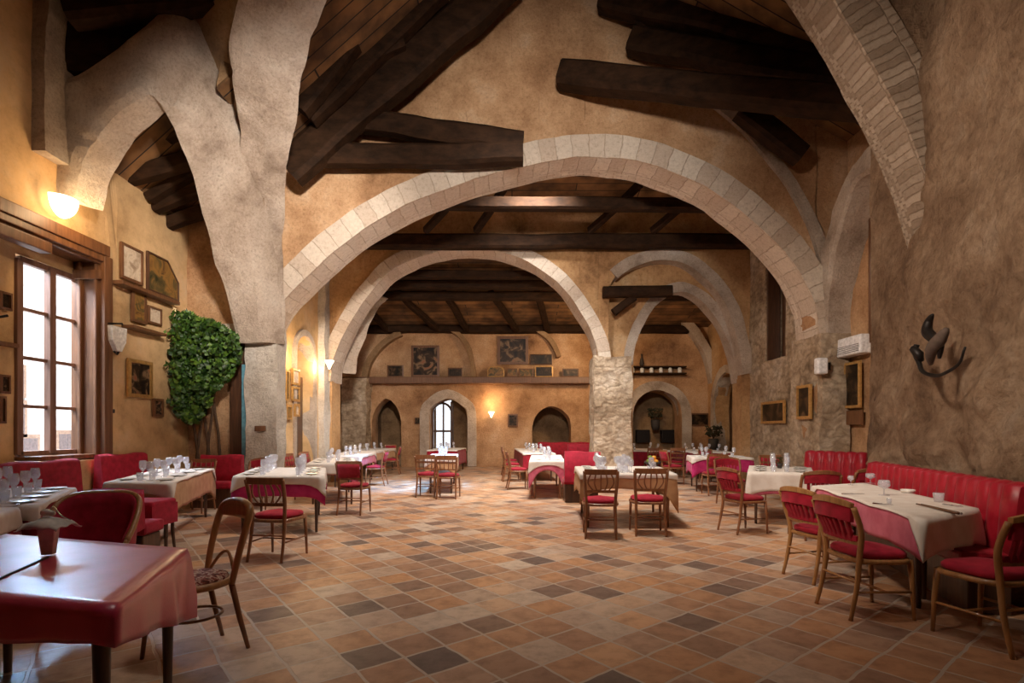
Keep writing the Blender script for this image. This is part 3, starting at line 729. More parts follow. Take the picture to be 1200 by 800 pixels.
# middle bay
beam((-5.0, 13.78, 6.28), (6.3, 13.78, 6.28), .3, .36, 'long tie beam across the wall of the second arches')
beam((-4.9, 12.1, 6.55), (6.3, 12.1, 6.5), .28, .28, 'long tie beam hanging just behind the crown of the big arch')
beam(W(664, 190, 11.5), W(800, 212, 11.5), .25, .3, 'short timber poking out under the top of the big arch')
for i, (x0, x1, lb) in enumerate([(-2.2, -1.0, 'first from the left'), (-.9, -.1, 'second from the left'), (2.0, 2.9, 'third from the left'), (3.6, 4.4, 'last on the right')]):
    beam((x0, 13.6, 6.5), (x1, 12.0, 6.95), .16, .18, 'slanting rafter joining the two long tie beams, '+lb, 'rafters between the tie beams')
beam(W(706, 342, 13.9), W(786, 341, 13.9), .26, .27, 'stubby bracket beam crossing the arch right of the column')
beam(W(765, 336, 13.95), W(765, 312, 13.95), .16, .14, 'short post standing on the stubby bracket beam', seg=3)
beam(W(742, 348, 13.95), W(718, 366, 13.95), .18, .2, 'little brace under the stubby bracket beam', seg=3)
# far bay
for i, (py, Y, th, lb) in enumerate([(322, 15.7, 9, 'nearest cross beam of the far bay ceiling'), (334, 16.4, 10, 'second cross beam of the far bay ceiling'), (347, 17.1, 10, 'third cross beam of the far bay ceiling'), (386, 19.85, 9, 'dark wall beam on top of the far wall paintings')]):
    z = EYE+(HZ-py)*Y/F
    beam((-6.4, Y, z), (6.6, Y, z), .3, th*Y/F, lb)
for i in range(7):
    x = -5.2+i*1.5
    beam((x, 17.2, 5.85), (x+.9*(1 if i % 2 else .6), 19.8, 5.12), .2, .2, ('rafter running down to the far wall beam above the %s' % ['left half column', 'dark passage', 'big seated figure painting', 'small brown box frame', 'large dark painting', 'row of little frames', 'column head'][i]), 'rafters of the far bay')

# ---------------------------------------------------------------- window, jamb, lintel
XW = -6.62
wy0, wy1, wz0, wz1 = 7.08, 8.04, 1.03, 3.66
wr = empty('window_1', (XW, (wy0+wy1)/2, 0)); struct(wr)
def loc(mb, root):
    o = root.location; mb.v = [(v[0]-o.x, v[1]-o.y, v[2]-o.z) for v in mb.v]; return mb
mb = MB()
th = .05; cy = (wy0+wy1)/2
for y in (wy0, wy1): mb.box((XW, y, (wz0+wz1)/2), (.09, .09, wz1-wz0))
mb.box((XW, cy, wz0), (.09, wy1-wy0, .10)); mb.box((XW, cy, wz1), (.09, wy1-wy0, .08)); mb.box((XW+.02, cy, (wz0+wz1)/2), (.1, .1, wz1-wz0))
loc(mb, wr).build('window_frame', M['sash'], wr, bevel=.008)
mb = MB()
for i in (1, 2, 3):
    z = wz0+(wz1-wz0)*i/4; mb.box((XW, cy, z), (.05, wy1-wy0-.08, .045))
loc(mb, wr).build('glazing_bar', M['sash'], wr)
mb = MB(); mb.box((XW-.01, cy, (wz0+wz1)/2), (.006, wy1-wy0-.06, wz1-wz0-.06)); loc(mb, wr).build('window_pane', M['pane'], wr)
mb = MB(); mb.box((XW+.18, cy, .98), (.36, wy1-wy0+.1, .06)); loc(mb, wr).build('window_sill', M['jambwood'], wr, bevel=.01)
# moulded wooden reveal
mb = MB()
mb.box((-6.42, 8.02, 1.9), (.48, .07, 4.0)); mb.box((-6.26, 7.97, 1.9), (.05, .06, 4.0)); mb.box((-6.5, 7.97, 1.9), (.05, .06, 4.0))
mb.box((-6.17, 8.06, 1.95), (.07, .16, 4.1)); mb.box((-6.38, 7.95, .92), (.42, .05, .12)); mb.box((-6.38, 7.95, 3.7), (.42, .05, .14))
mb.box((-6.4, 6.6, 3.95), (.5, 2.9, .1)); mb.box((-6.17, 6.6, 4.08), (.09, 2.95, .17)); mb.box((-6.23, 6.6, 3.9), (.06, 2.8, .06))
mb.box((-6.2, 6.45, 3.78), (.16, 1.2, .14))
struct(mb.build('trim_23', M['jambwood'], bevel=.012))
# street outside
wo = struct(MB().box((-12.0, 12, 4), (.3, 26, 14)).build('wall_exterior', M['street']))
for (y, z, w, h) in [(12.5, 2.55, .45, .6), (12.55, 1.65, .4, .7), (12.7, .95, .8, .45), (14.0, 1.05, .5, .45)]:
    mb = MB(); mb.box((-11.82, y, z), (.1, w+.2, h+.2)); f = struct(mb.build('window_2', M['streetbrown']))
    mb = MB(); mb.box((-11.78, y, z), (.08, w, h)); mb.box((-11.77, y, z), (.1, .06, h)); mb.build('pane', M['darkglass'], f)
struct(MB().box((-9.5, 12, -.1), (5, 26, .2)).build('ground', M['street']))

# far door window (behind the second far arch)
fw = empty('window_3', (-3.0, YF+.75, 0)); struct(fw)
x0 = (503-600)*YF/F; x1 = (530-600)*(YF+.8)/F; cxw = (x0+x1)/2
mb = MB()
for x in (x0+.0, x1): mb.box((x-fw.location.x, 0, 1.25), (.12, .12, 2.5))
mb.box(((x0+x1)/2-fw.location.x, 0, 1.35), (x1-x0, .08, .08)); mb.box(((x0+x1)/2-fw.location.x+.05, 0, 1.2), (.06, .08, 2.4))
pts = [((x0+x1)/2-fw.location.x+(x1-x0)/2*math.cos(a), 0, 2.0+.45*math.sin(a)) for a in [PI*i/10 for i in range(11)]]
mb.tube(pts, .05, 6)
mb.build('window_frame', M['darkwood'], fw)
mb = MB(); mb.box((cxw-fw.location.x, .05, 1.25), (x1-x0, .01, 2.5)); mb.build('window_pane', M['pane'], fw)
struct(MB().box((-3.0, YF+7, 3), (14, .3, 12)).build('wall_courtyard', M['street']))
# left dark doors
mb = MB(); mb.box((-5.3, 12.95, 1.35), (.08, .7, 2.7)); d = struct(mb.build('door_1', M['darkwood'], bevel=.01))
mb = MB(); mb.box((-5.2, 10.1, 1.55), (.3, .14, 3.3)); struct(mb.build('door_2', M['darkwood'], bevel=.01)); struct(MB().box((-5.03, 10.02, 1.3), (.09, .2, 2.6)).build('trim_25', M['bluedoor'], bevel=.01))
mb = MB(); mb.box((-5.35, 10.0, 3.28), (.9, .2, .16)); struct(mb.build('trim_24', M['lime'], rough=.01))
mb = MB(); mb.box((9.35, 18.9, 1.15), (.1, 2.4, 2.3)); struct(mb.build('door_3', M['brownframe'], bevel=.01))
# wooden slot in the right middle wall and conduit
mb = MB(); mb.box((6.5, 12.3, 4.2), (.3, .07, 2.5)); mb.box((6.5, 13.15, 4.2), (.3, .07, 2.5)); mb.box((6.72, 12.72, 4.3), (.05, .8, 2.5)); struct(mb.build('window_4', M['darkwood']))
tag(MB().tube([(6.3, 9.3, 2.9), (6.3, 9.3, 5.6)], .03, 6).build('conduit_pipe', M['brownframe'], smooth=True), 'thin brown pipe running up the niche above the white wall unit', 'pipe')
# far ledge
x0 = (400-600)*YF/F; x1 = (690-600)*YF/F
mb = MB(); mb.box(((x0+x1)/2, YF-.2, EYE+(HZ-446.5)*YF/F), (x1-x0, .5, .24)); led = mb.build('wall_shelf', M['brownframe'], bevel=.015); tag(led, 'long wooden ledge across the far wall carrying the old pictures', 'shelf')
ledz = EYE+(HZ-446.5)*YF/F+.12

# ---------------------------------------------------------------- pictures
PT = {
 'dark': [(.35, (.012, .008, .005)), (.5, (.03, .018, .01)), (.62, (.08, .045, .022)), (.78, (.18, .11, .06))],
 'figure': [(.40, (.015, .01, .008)), (.52, (.05, .028, .016)), (.60, (.22, .14, .08)), (.70, (.30, .09, .045))],
 'pale': [(.3, (.50, .36, .24)), (.5, (.68, .56, .42)), (.7, (.34, .24, .16))],
 'land': [(.3, (.03, .03, .012)), (.45, (.12, .08, .03)), (.56, (.30, .15, .04)), (.7, (.08, .04, .018))],
}
pc = [0]
def picture(pos, w, h, normal, fr, kind, label, tilt=0, fw=.04, cat='picture', name='framed_picture', lean=0, arch=False, depth=.035):
    """pos = centre of its back on the wall, normal = outward unit (nx,ny)"""
    pc[0] += 1
    rz = math.atan2(normal[1], normal[0])+PI/2
    e = empty(name, pos, rz); e.rotation_euler = (lean, 0, rz)
    e.rotation_mode = 'ZXY' if False else 'XYZ'
    tag(e, label, cat, None)
    mb = MB()
    def pl(mb_, pts, y0, y1):
        n = len(pts); mb_.add([(x, y0, z) for x, z in pts]+[(x, y1, z) for x, z in pts], [tuple(range(n)), tuple(range(n, 2*n))]+[(i, (i+1) % n, (i+1) % n+n, i+n) for i in range(n)])
    if arch == 'slant':
        out = [(-w/2, -h/2), (w/2, -h/2), (w/2, h*.02), (w*.12, h/2), (-w/2, h/2)]
    elif arch:
        out = [(-w/2, -h/2), (w/2, -h/2), (w/2, h*.15), (w*.36, h*.42), (0, h/2), (-w*.36, h*.42), (-w/2, h*.15)]
    else: out = [(-w/2, -h/2), (w/2, -h/2), (w/2, h/2), (-w/2, h/2)]
    k = 1-2*fw/min(w, h); inn = [(x*(1-2*fw/w), z*(1-2*fw/h)) for x, z in out]
    n = len(out); vs = []
    for pts, y in ((out, 0), (out, -depth), (inn, -depth-.008), (inn, -depth*.4)):
        vs += [(x, y, z) for x, z in pts]
    fs = [(r*n+i, r*n+(i+1) % n, (r+1)*n+(i+1) % n, (r+1)*n+i) for r in range(3) for i in range(n)]+[tuple(range(n))]
    mb.add(vs, fs)
    if tilt: mb.v = [(x*math.cos(tilt)-z*math.sin(tilt), y, x*math.sin(tilt)+z*math.cos(tilt)) for x, y, z in mb.v]
    mb.build('frame', fr, e)
    mb = MB(); pl(mb, inn, -depth*.4-.002, -depth*.4+.003)
    if tilt: mb.v = [(x*math.cos(tilt)-z*math.sin(tilt), y, x*math.sin(tilt)+z*math.cos(tilt)) for x, y, z in mb.v]
    mb.build('canvas', painting('canvas_%d' % pc[0], PT[kind], 2.6/max(w, h)*1.3, pc[0]), e)
    return e
def pic_left(x0, x1, yt, yb, *a, X=-6.17, **k):
    Ya = X*F/(x0-600); Yb = X*F/(x1-600); Yc = (Ya+Yb)/2; zt = EYE+(HZ-yt)*Yc/F; zb = EYE+(HZ-yb)*Yc/F
    return picture((X, Yc, (zt+zb)/2), abs(Yb-Ya), zt-zb, (1, 0), *a, **k)
def pic_far(x0, x1, yt, yb, *a, Y=YF-.03, on=None, **k):
    w = (x1-x0)*Y/F; h = (yb-yt)*Y/F; z = EYE+(HZ-(yt+yb)/2)*Y/F
    if on is not None: z = on+h/2+.002
    return picture((((x0+x1)/2-600)*Y/F, Y, z), w, h, (0, -1), *a, **k)
BF = M['brownframe']; GF = M['gold']
pic_left(140, 166, 289, 330, BF, 'pale', 'portrait of a pale figure in a brown frame, upper left on the warm wall shelf', tilt=-.0)
pic_left(171, 208, 303, 347, M['darkwood'], 'land', 'golden landscape panel with a slanting top right corner beside the ivy', arch='slant', fw=.03)
pic_left(153, 170, 340, 378, BF, 'land', 'narrow saint panel standing on the lower warm wall shelf')
pic_left(172, 188, 360, 380, BF, 'pale', 'small pale print beside the narrow saint panel', fw=.03)
pic_left(148, 177, 422, 466, GF, 'figure', 'framed group of figures hanging left of the ivy', fw=.06)
pic_left(178, 190, 467, 488, BF, 'figure', 'smallest brown frame hanging just below the framed group of figures')
def shelf_left(px0, px1, py0, h, label, X=-6.08):
    Ya = X*F/(px0-600); Yb = X*F/(px1-600); z = EYE+(HZ-py0)*Ya/F
    mb = MB(); mb.box((X-.02, (Ya+Yb)/2, z), (.2, abs(Yb-Ya), h)); tag(mb.build('wall_shelf', BF, bevel=.006), label, 'shelf')
shelf_left(138, 206, 330, .06, 'brown plank shelf under the two upper pictures beside the window')
shelf_left(151, 190, 382, .05, 'short brown plank shelf under the narrow saint panel')
for x0, x1, yt, yb, kd, lb in [(-3, 12, 342, 363, 'dark', 'topmost dark little picture left of the tall window'), (-3, 10, 439, 461, 'figure', 'brown framed figure print left of the tall window'), (-3, 5, 464, 496, 'dark', 'lowest dark picture left of the tall window')]:
    pic_left(x0, x1, yt, yb, BF, kd, lb, X=-6.59, fw=.03)
mb = MB(); mb.box((-6.54, 6.72, EYE+(HZ-402)*6.75/F), (.1, .5, .05)); tag(mb.build('wall_shelf', BF), 'tiny shelf left of the tall window, between dark pictures', 'shelf')
mb = MB(); mb.tube([(-6.58, 6.72, 2.83), (-6.5, 6.72, 2.8), (-6.46, 6.78, 2.83)], .018, 6); mb.box((-6.56, 6.72, 2.83), (.03, .08, .1)); tag(mb.build('wall_hook', M['iron']), 'small dark hook on the wall left of the tall window', 'hook')
# small shield lamp on the left wall
e = empty('wall_lantern', (-6.17, 8.18, 2.78)); tag(e, 'little white shield shaped wall lamp beside the window jamb', 'lamp')
mb = MB(); mb.add([(.02+.09*k, y, z) for k in (0, 1) for y, z in [(-.16, .18), (.16, .18), (.14, -.04), (.05, -.2), (-.05, -.2), (-.14, -.04)]], [(0, 1, 2, 3, 4, 5), (6, 7, 8, 9, 10, 11)]+[(i, (i+1) % 6, (i+1) % 6+6, i+6) for i in range(6)]); mb.build('lamp_shade', M['ceramic'], e, bevel=.01)
mb = MB(); mb.tube([(.0, -.18, .2), (.14, 0, .23), (0, .2, .26)], .014, 6); mb.build('bracket', M['iron'], e); MB().tube([(.05, -.05, -.2), (.07, 0, -.24), (.05, .05, -.2)], .016, 6).build('finial', M['iron'], e)
mb = MB(); mb.box((-6.17, 8.15, 1.66), (.03, .12, .06)); tag(mb.build('wall_socket', M['cord'], bevel=.01), 'small dark wall socket below the framed group of figures', 'socket')
# pictures on the left middle wall
for x0, x1, yt, yb, kd, lb in [(333, 338, 433, 470, 'dark', 'tall narrow picture nearest the pier on the glowing wall'), (341, 350, 432, 451, 'pale', 'upper picture of the glowing wall beside the dark doorway'), (341, 350, 453, 470, 'figure', 'middle picture of the glowing wall beside the dark doorway'), (334, 341, 474, 492, 'land', 'lowest picture on the glowing wall near the pier'), (344, 350, 473, 488, 'pale', 'smallest picture on the glowing wall beside the doorway')]:
    pic_left(x0, x1, yt, yb, GF, kd, lb, X=-4.99, fw=.05)
mb = MB(); mb.box((W(305, 502, 9.82)), (.2, .03, .1)); tag(mb.build('wall_plaque', M['brownframe'], bevel=.005), 'little brown plaque low on the white left pier', 'plaque')
# ledge pictures
L0 = YF-.3
pic_far(454, 473, 428, 442, BF, 'dark', 'small dark frame on the far ledge, left of the large seated figure', Y=L0, on=ledz)
pic_far(482, 515, 405, 442, BF, 'figure', 'large painting of a seated pale figure on the far ledge', Y=L0, on=ledz, fw=.08)
pic_far(525, 542, 431, 442, BF, 'dark', 'low dark frame on the far ledge, right of the seated figure', Y=L0, on=ledz)
pic_far(571, 591, 429, 442, GF, 'land', 'round topped frame on the far ledge', Y=L0, on=ledz, arch=True)
pic_far(594, 606, 432, 442, BF, 'land', 'small frame just right of the round topped one on the far ledge', Y=L0, on=ledz)
pic_far(608, 625, 432, 442, BF, 'land', 'small wide landscape in the middle of the ledge row', Y=L0, on=ledz)
pic_far(627, 648, 429, 442, GF, 'dark', 'gilt edged dark landscape on the far ledge', Y=L0, on=ledz)
pic_far(659, 678, 432, 442, BF, 'dark', 'dark frame on the far ledge closest to the column', Y=L0, on=ledz)
pic_far(583, 619, 394, 427, BF, 'figure', 'largest dark painting hanging high on the far wall', fw=.1)
pic_far(621, 647, 415, 427, M['darkwood'], 'dark', 'low dark panel hanging beside the largest dark painting', fw=.03)
pic_far(486, 497, 489, 497, BF, 'dark', 'small brown plaque picture left of the far doorway', fw=.03)
pic_far(595, 607, 485, 500, BF, 'dark', 'small square dark picture right of the far wall lamp', fw=.05)
pic_far(809, 831, 484, 499, BF, 'dark', 'dark landscape hanging beside the round niche of the right bay', fw=.05)
def pic_right(x0, x1, yt, yb, X, *a, **k):
    Ya = X*F/(x0-600); Yb = X*F/(x1-600); Yc = (Ya+Yb)/2; zt = EYE+(HZ-yt)*Yc/F; zb = EYE+(HZ-yb)*Yc/F
    return picture((X, Yc, (zt+zb)/2), abs(Yb-Ya), zt-zb, (-1, 0), *a, **k)
pic_right(893, 921, 470, 496, 6.27, GF, 'dark', 'wide gilt framed dark painting on the wall past the right pier', fw=.06)
pic_right(935, 952, 451, 491, 5.76, GF, 'dark', 'upright gilt framed painting on the side of the right pier', fw=.06)
e = pic_right(990, 1010, 424, 478, 6.3, GF, 'dark', 'tall dark poster in a pale frame inside the right niche', fw=.05)
mb = MB(); mb.box((6.3, 9.75, 1.6), (.03, .5, .26)); tag(mb.build('notice_board', BF), 'brown board below the tall dark poster in the niche', 'board')
e = empty('wall_unit', (6.24, 9.65, EYE+(HZ-406)*9.7/F)); tag(e, 'white boxy air unit high in the right niche', 'air conditioner')
MB().box((0, 0, 0), (.24, .72, .34)).build('body', M['acwhite'], e, bevel=.03)
mb = MB(); [mb.box((-.125, 0, -.12+.03*i), (.01, .62, .008)) for i in range(5)]; mb.build('grille', M['cord'], e)
e = empty('wall_speaker', W(961, 429, 9.85)); tag(e, 'small white box lamp on the corner of the right pier', 'lamp')
MB().box((0, -.03, 0), (.2, .14, .3)).build('body', M['acwhite'], e, bevel=.03); MB().box((.14, 0, 0), (.1, .03, .14)).build('bracket', M['iron'], e)

# antler trophy on the rock wall
tp = P0+dR*((7.3-4.92)/abs(dR.y)); tp = Vector((4.92*(1105-600)/F, 4.92, EYE+(HZ-408)*4.92/F))
tp = Vector((tp.x, tp.y, tp.z))
ux = -dR  # along the wall away from the camera
ux = dR.copy(); un = -nR
def tw(a, b_, c=.08):  # a: right along wall (px), b: up, c: out of the wall
    return tp+ux*(a*1.75)+Vector((0, 0, b_))+un*c
e = empty('horn_trophy', tp); tag(e, 'dark curved horn and iron hoop hanging on the rough right wall', 'trophy')
def tn(a, b_, c=.08): return tw(a/1.35, b_, c)
def rel(mb): mb.v = [(v[0]-tp.x, v[1]-tp.y, v[2]-tp.z) for v in mb.v]; return mb
c = []
for i in range(22):
    a = math.radians(165+i*8.4); c.append(tw(.06+.27*math.cos(a), .02+.28*math.sin(a), .07+.01*math.sin(i)))
rel(MB().tube(c, [.026-.0008*i for i in range(22)], 8)).build('hoop', M['iron'], e, smooth=True)
rel(MB().tube(spline([tn(.0, .32), tn(-.06, .27), tn(-.05, .18, .1), tn(.03, .10, .1), tn(.10, .02, .08), tn(.06, -.1, .06)], 4), [.010, .018, .026, .032, .036, .040, .042, .044, .046, .048, .050, .050, .048, .046, .044, .040, .036, .032, .026, .02, .014], 8)).build('horn', M['iron'], e, smooth=True)
rel(MB().tube(spline([tn(.20, .14), tn(.14, .06, .1), tn(.05, -.03, .12), tn(-.03, -.14, .08)], 3), [.02, .035, .045, .055, .058, .055, .05, .042, .03, .018], 8)).build('skull', plain('dark_bone', (.09, .06, .045), .8), e, smooth=True)
rel(MB().tube([tw(-.24, .08), tw(-.20, .05, .1), tw(-.16, -.02, .08), tw(-.17, -.08, .05)], [.012, .035, .045, .02], 8)).build('claw', M['iron'], e, smooth=True)

# right bay shelf with jars
e = tag(MB().box((W(770, 438, YF-.2)), (2.1, .4, .06)).build('wall_shelf', M['beam'], bevel=.01), 'dark shelf of little jars above the round niche in the right bay', 'shelf')
tag(MB().box((W(770, 430, YF-.2)), (2.1, .4, .05)).build('wall_shelf', M['beam'], bevel=.01), 'upper board over the jars in the right bay', 'shelf')
jar = MB().lathe([(.06, 0), (.075, .03), (.075, .15), (.05, .19), (.055, .2)], 10).build('storage_jar', M['ceramic'], smooth=True); tag(jar, None, 'jar', 'jars on the dark shelf')
zb = W(770, 438, YF-.2).z+.032
for i in range(6):
    p = ((741+i*11-600)*(YF-.2)/F, YF-.25, zb)
    place('jar', jar, p, 0, 'small pale jar in the row between the two dark shelf boards', 'jars on the dark shelf')
e = tag(MB().lathe([(.05, 0), (.09, .08), (.06, .25), (.02, .34), (.03, .45)], 10).build('dark_bottle', M['cord'], smooth=True), 'dark bottle standing on the upper board over the jars', 'bottle'); e.location = W(752, 429.5, YF-.25)+Vector((0, 0, .02))
for x, lb in ((753, 'left'), (782, 'right')):
    e = empty('wall_screen', W(x, 511, YF+1.3)); tag(e, 'black box standing in the round niche, %s of the two' % lb, 'box')
    MB().box((0, 0, 0), (.52, .3, .52)).build('body', M['iron'], e, bevel=.02)
for px, py, Y, lb in ((768, 489, YF+.9, 'dark twiggy plant in the round niche'), (836, 511, YF-1.4, 'dark twiggy plant left of the brown side door')):
    e = empty('dried_plant', W(px, py, Y)); tag(e, lb, 'plant'); z0 = W(px, py, Y).z
    mb = MB()
    for i in range(14):
        a = R.uniform(0, 6.28); l = R.uniform(.15, .3); mb.tube([(0, 0, -.1), (math.cos(a)*l*.5, math.sin(a)*.1, .15), (math.cos(a)*l, math.sin(a)*.15, R.uniform(0, .4))], .01, 5)
    mb.build('twigs', M['bark'], e)
    MB().lathe([(.12, -z0 if False else -.5), (.17, -.35), (.18, -.12), (.14, -.08)], 12).build('pot', M['cord'], e, smooth=True)
    mb = MB()
    for i in range(160):
        a = R.uniform(0, 6.28); l = R.uniform(.1, .3); c = Vector((math.cos(a)*l, math.sin(a)*.15, R.uniform(0, .35))); d1 = Vector((R.uniform(-1, 1), R.uniform(-1, 1), R.uniform(-1, 1)))*.06; d2 = Vector((R.uniform(-1, 1), R.uniform(-1, 1), R.uniform(-1, 1)))*.05
        mb.add([c-d1, c+d2, c+d1, c-d2], [(0, 1, 2, 3)])
    mb.build('foliage', plain('dry_leaf', (.05, .045, .02), .8), e)
# sconces
def sconce(p, n, label):
    e = empty('wall_sconce', p, math.atan2(n[1], n[0])-PI/2); tag(e, label, 'lamp')
    MB().lathe([(.02, -.2), (.045, -.12), (.11, 0), (.115, .02), (.10, .02)], 12, (0, .13, 0)).build('lamp_shade', M['lampglow'], e, smooth=True)
    MB().tube([(0, 0, -.16), (0, .08, -.2), (0, .13, -.2)], .015, 6).build('bracket', M['iron'], e)
sconce(W(576, 483, YF-.02), (0, -1), 'small lit cone sconce on the far wall beside the doorway')
sconce(W(388, 424, 13.65), (0, -1), 'lit sconce low on the pale pier behind the left tables')
e = empty('wall_uplight', W(77, 237, 7.15)); e.location.x = -6.1; tag(e, 'glowing half bowl lamp high over the tall window', 'lamp')
mb = MB(); mb.grid(lambda u, v: Vector((.19*math.sin(PI*u)*math.cos(v*PI/2), .2*math.cos(PI*u)*math.cos(v*PI/2), .05-.26*math.sin(v*PI/2))), 16, 8); mb.build('lamp_shade', M['lampglow'], e, smooth=True)
MB().tube([(0, 0, .02), (.04, 0, .06)], .02, 6).build('bracket', M['iron'], e)

# ivy
iv = empty('ivy_plant', (-5.9, 9.75, 0)); tag(iv, 'bushy green ivy climbing the corner wall beside the left pier', 'plant')
mb = MB()
def inside(px, py):
    y = (py-365)/130.0
    if y < 0 or y > 1: return False
    lt = [(0, 190), (.1, 188), (.5, 193), (.8, 197), (.95, 205), (1, 215)]; rt = [(0, 205), (.08, 250), (.2, 278), (.45, 284), (.6, 268), (.75, 250), (.9, 243), (1, 232)]
    def it(t):
        for (a, x), (b_, x2) in zip(t[:-1], t[1:]):
            if a <= y <= b_: return x+(x2-x)*(y-a)/(b_-a)
    wob = 5*noise.noise(Vector((px*.06, py*.06, 1)))
    return it(lt)+wob < px < it(rt)+wob
nl = 0
while nl < 5200:
    px = R.uniform(182, 290); py = R.uniform(360, 497)
    if not inside(px, py): continue
    bul = .42*abs(noise.noise(Vector((px*.05, py*.05, 0))))+.22
    Y = 9.9-R.random()*(bul+.15)
    p = W(px, py, Y)
    if p.x < -6.12: p.x = -6.12+R.random()*.25
    s_ = R.uniform(.035, .065); d = Vector((R.gauss(0, .5), -1, R.gauss(.2, .6))).normalized(); a = d.cross(Vector((0, 0, 1))).normalized(); b_ = a.cross(d)
    th = R.uniform(-.9, .9); a, b_ = a*math.cos(th)+b_*math.sin(th), b_*math.cos(th)-a*math.sin(th)
    mb.v += []
    mb.add([p-b_*s_, p+a*s_*.8-b_*s_*.2, p+a*s_*.35+b_*s_*.3+d*s_*.2, p+b_*s_*1.2, p-a*s_*.35+b_*s_*.3+d*s_*.2, p-a*s_*.8-b_*s_*.2], [(0, 1, 2, 3, 4, 5)]); nl += 1
loc(mb, iv).build('foliage', M['leaf'], iv, recalc=False)
mb = MB()
for k in range(5):
    x = -5.95+.1*k; pts = [(x+.07*math.sin(k*3+i), 9.93-.0*i % .2, .0+i*.42) for i in range(7)]; mb.tube(pts, [.03-.002*i for i in range(7)], 6)
loc(mb, iv).build('stem', M['bark'], iv, smooth=True)

# ---------------------------------------------------------------- chairs
def smooth_slab(mb, w, d, h, z, y=0, dome=.02, r=.08, n=12, front_wide=1.0):
    "padded seat with rounded plan and domed top"
    def pt(u, v):
        a = 2*PI*u; cx, sy = math.cos(a), math.sin(a); e = .55
        px_ = math.copysign(abs(cx)**e, cx)*w/2; py_ = math.copysign(abs(sy)**e, sy)*d/2
        k = 1+(front_wide-1)*(py_/d+.5)
        prof = [(0, 0), (.92, 0), (1.0, .25), (1.0, .65), (.93, .95), (.6, 1.12), (0, 1.2)]
        rr, zz = prof[int(round(v*6))]
        return Vector((px_*rr*k, y+py_*rr, z+h*zz*(1) + (dome if v > .9 else 0)))
    mb.grid(pt, 28, 6); return mb

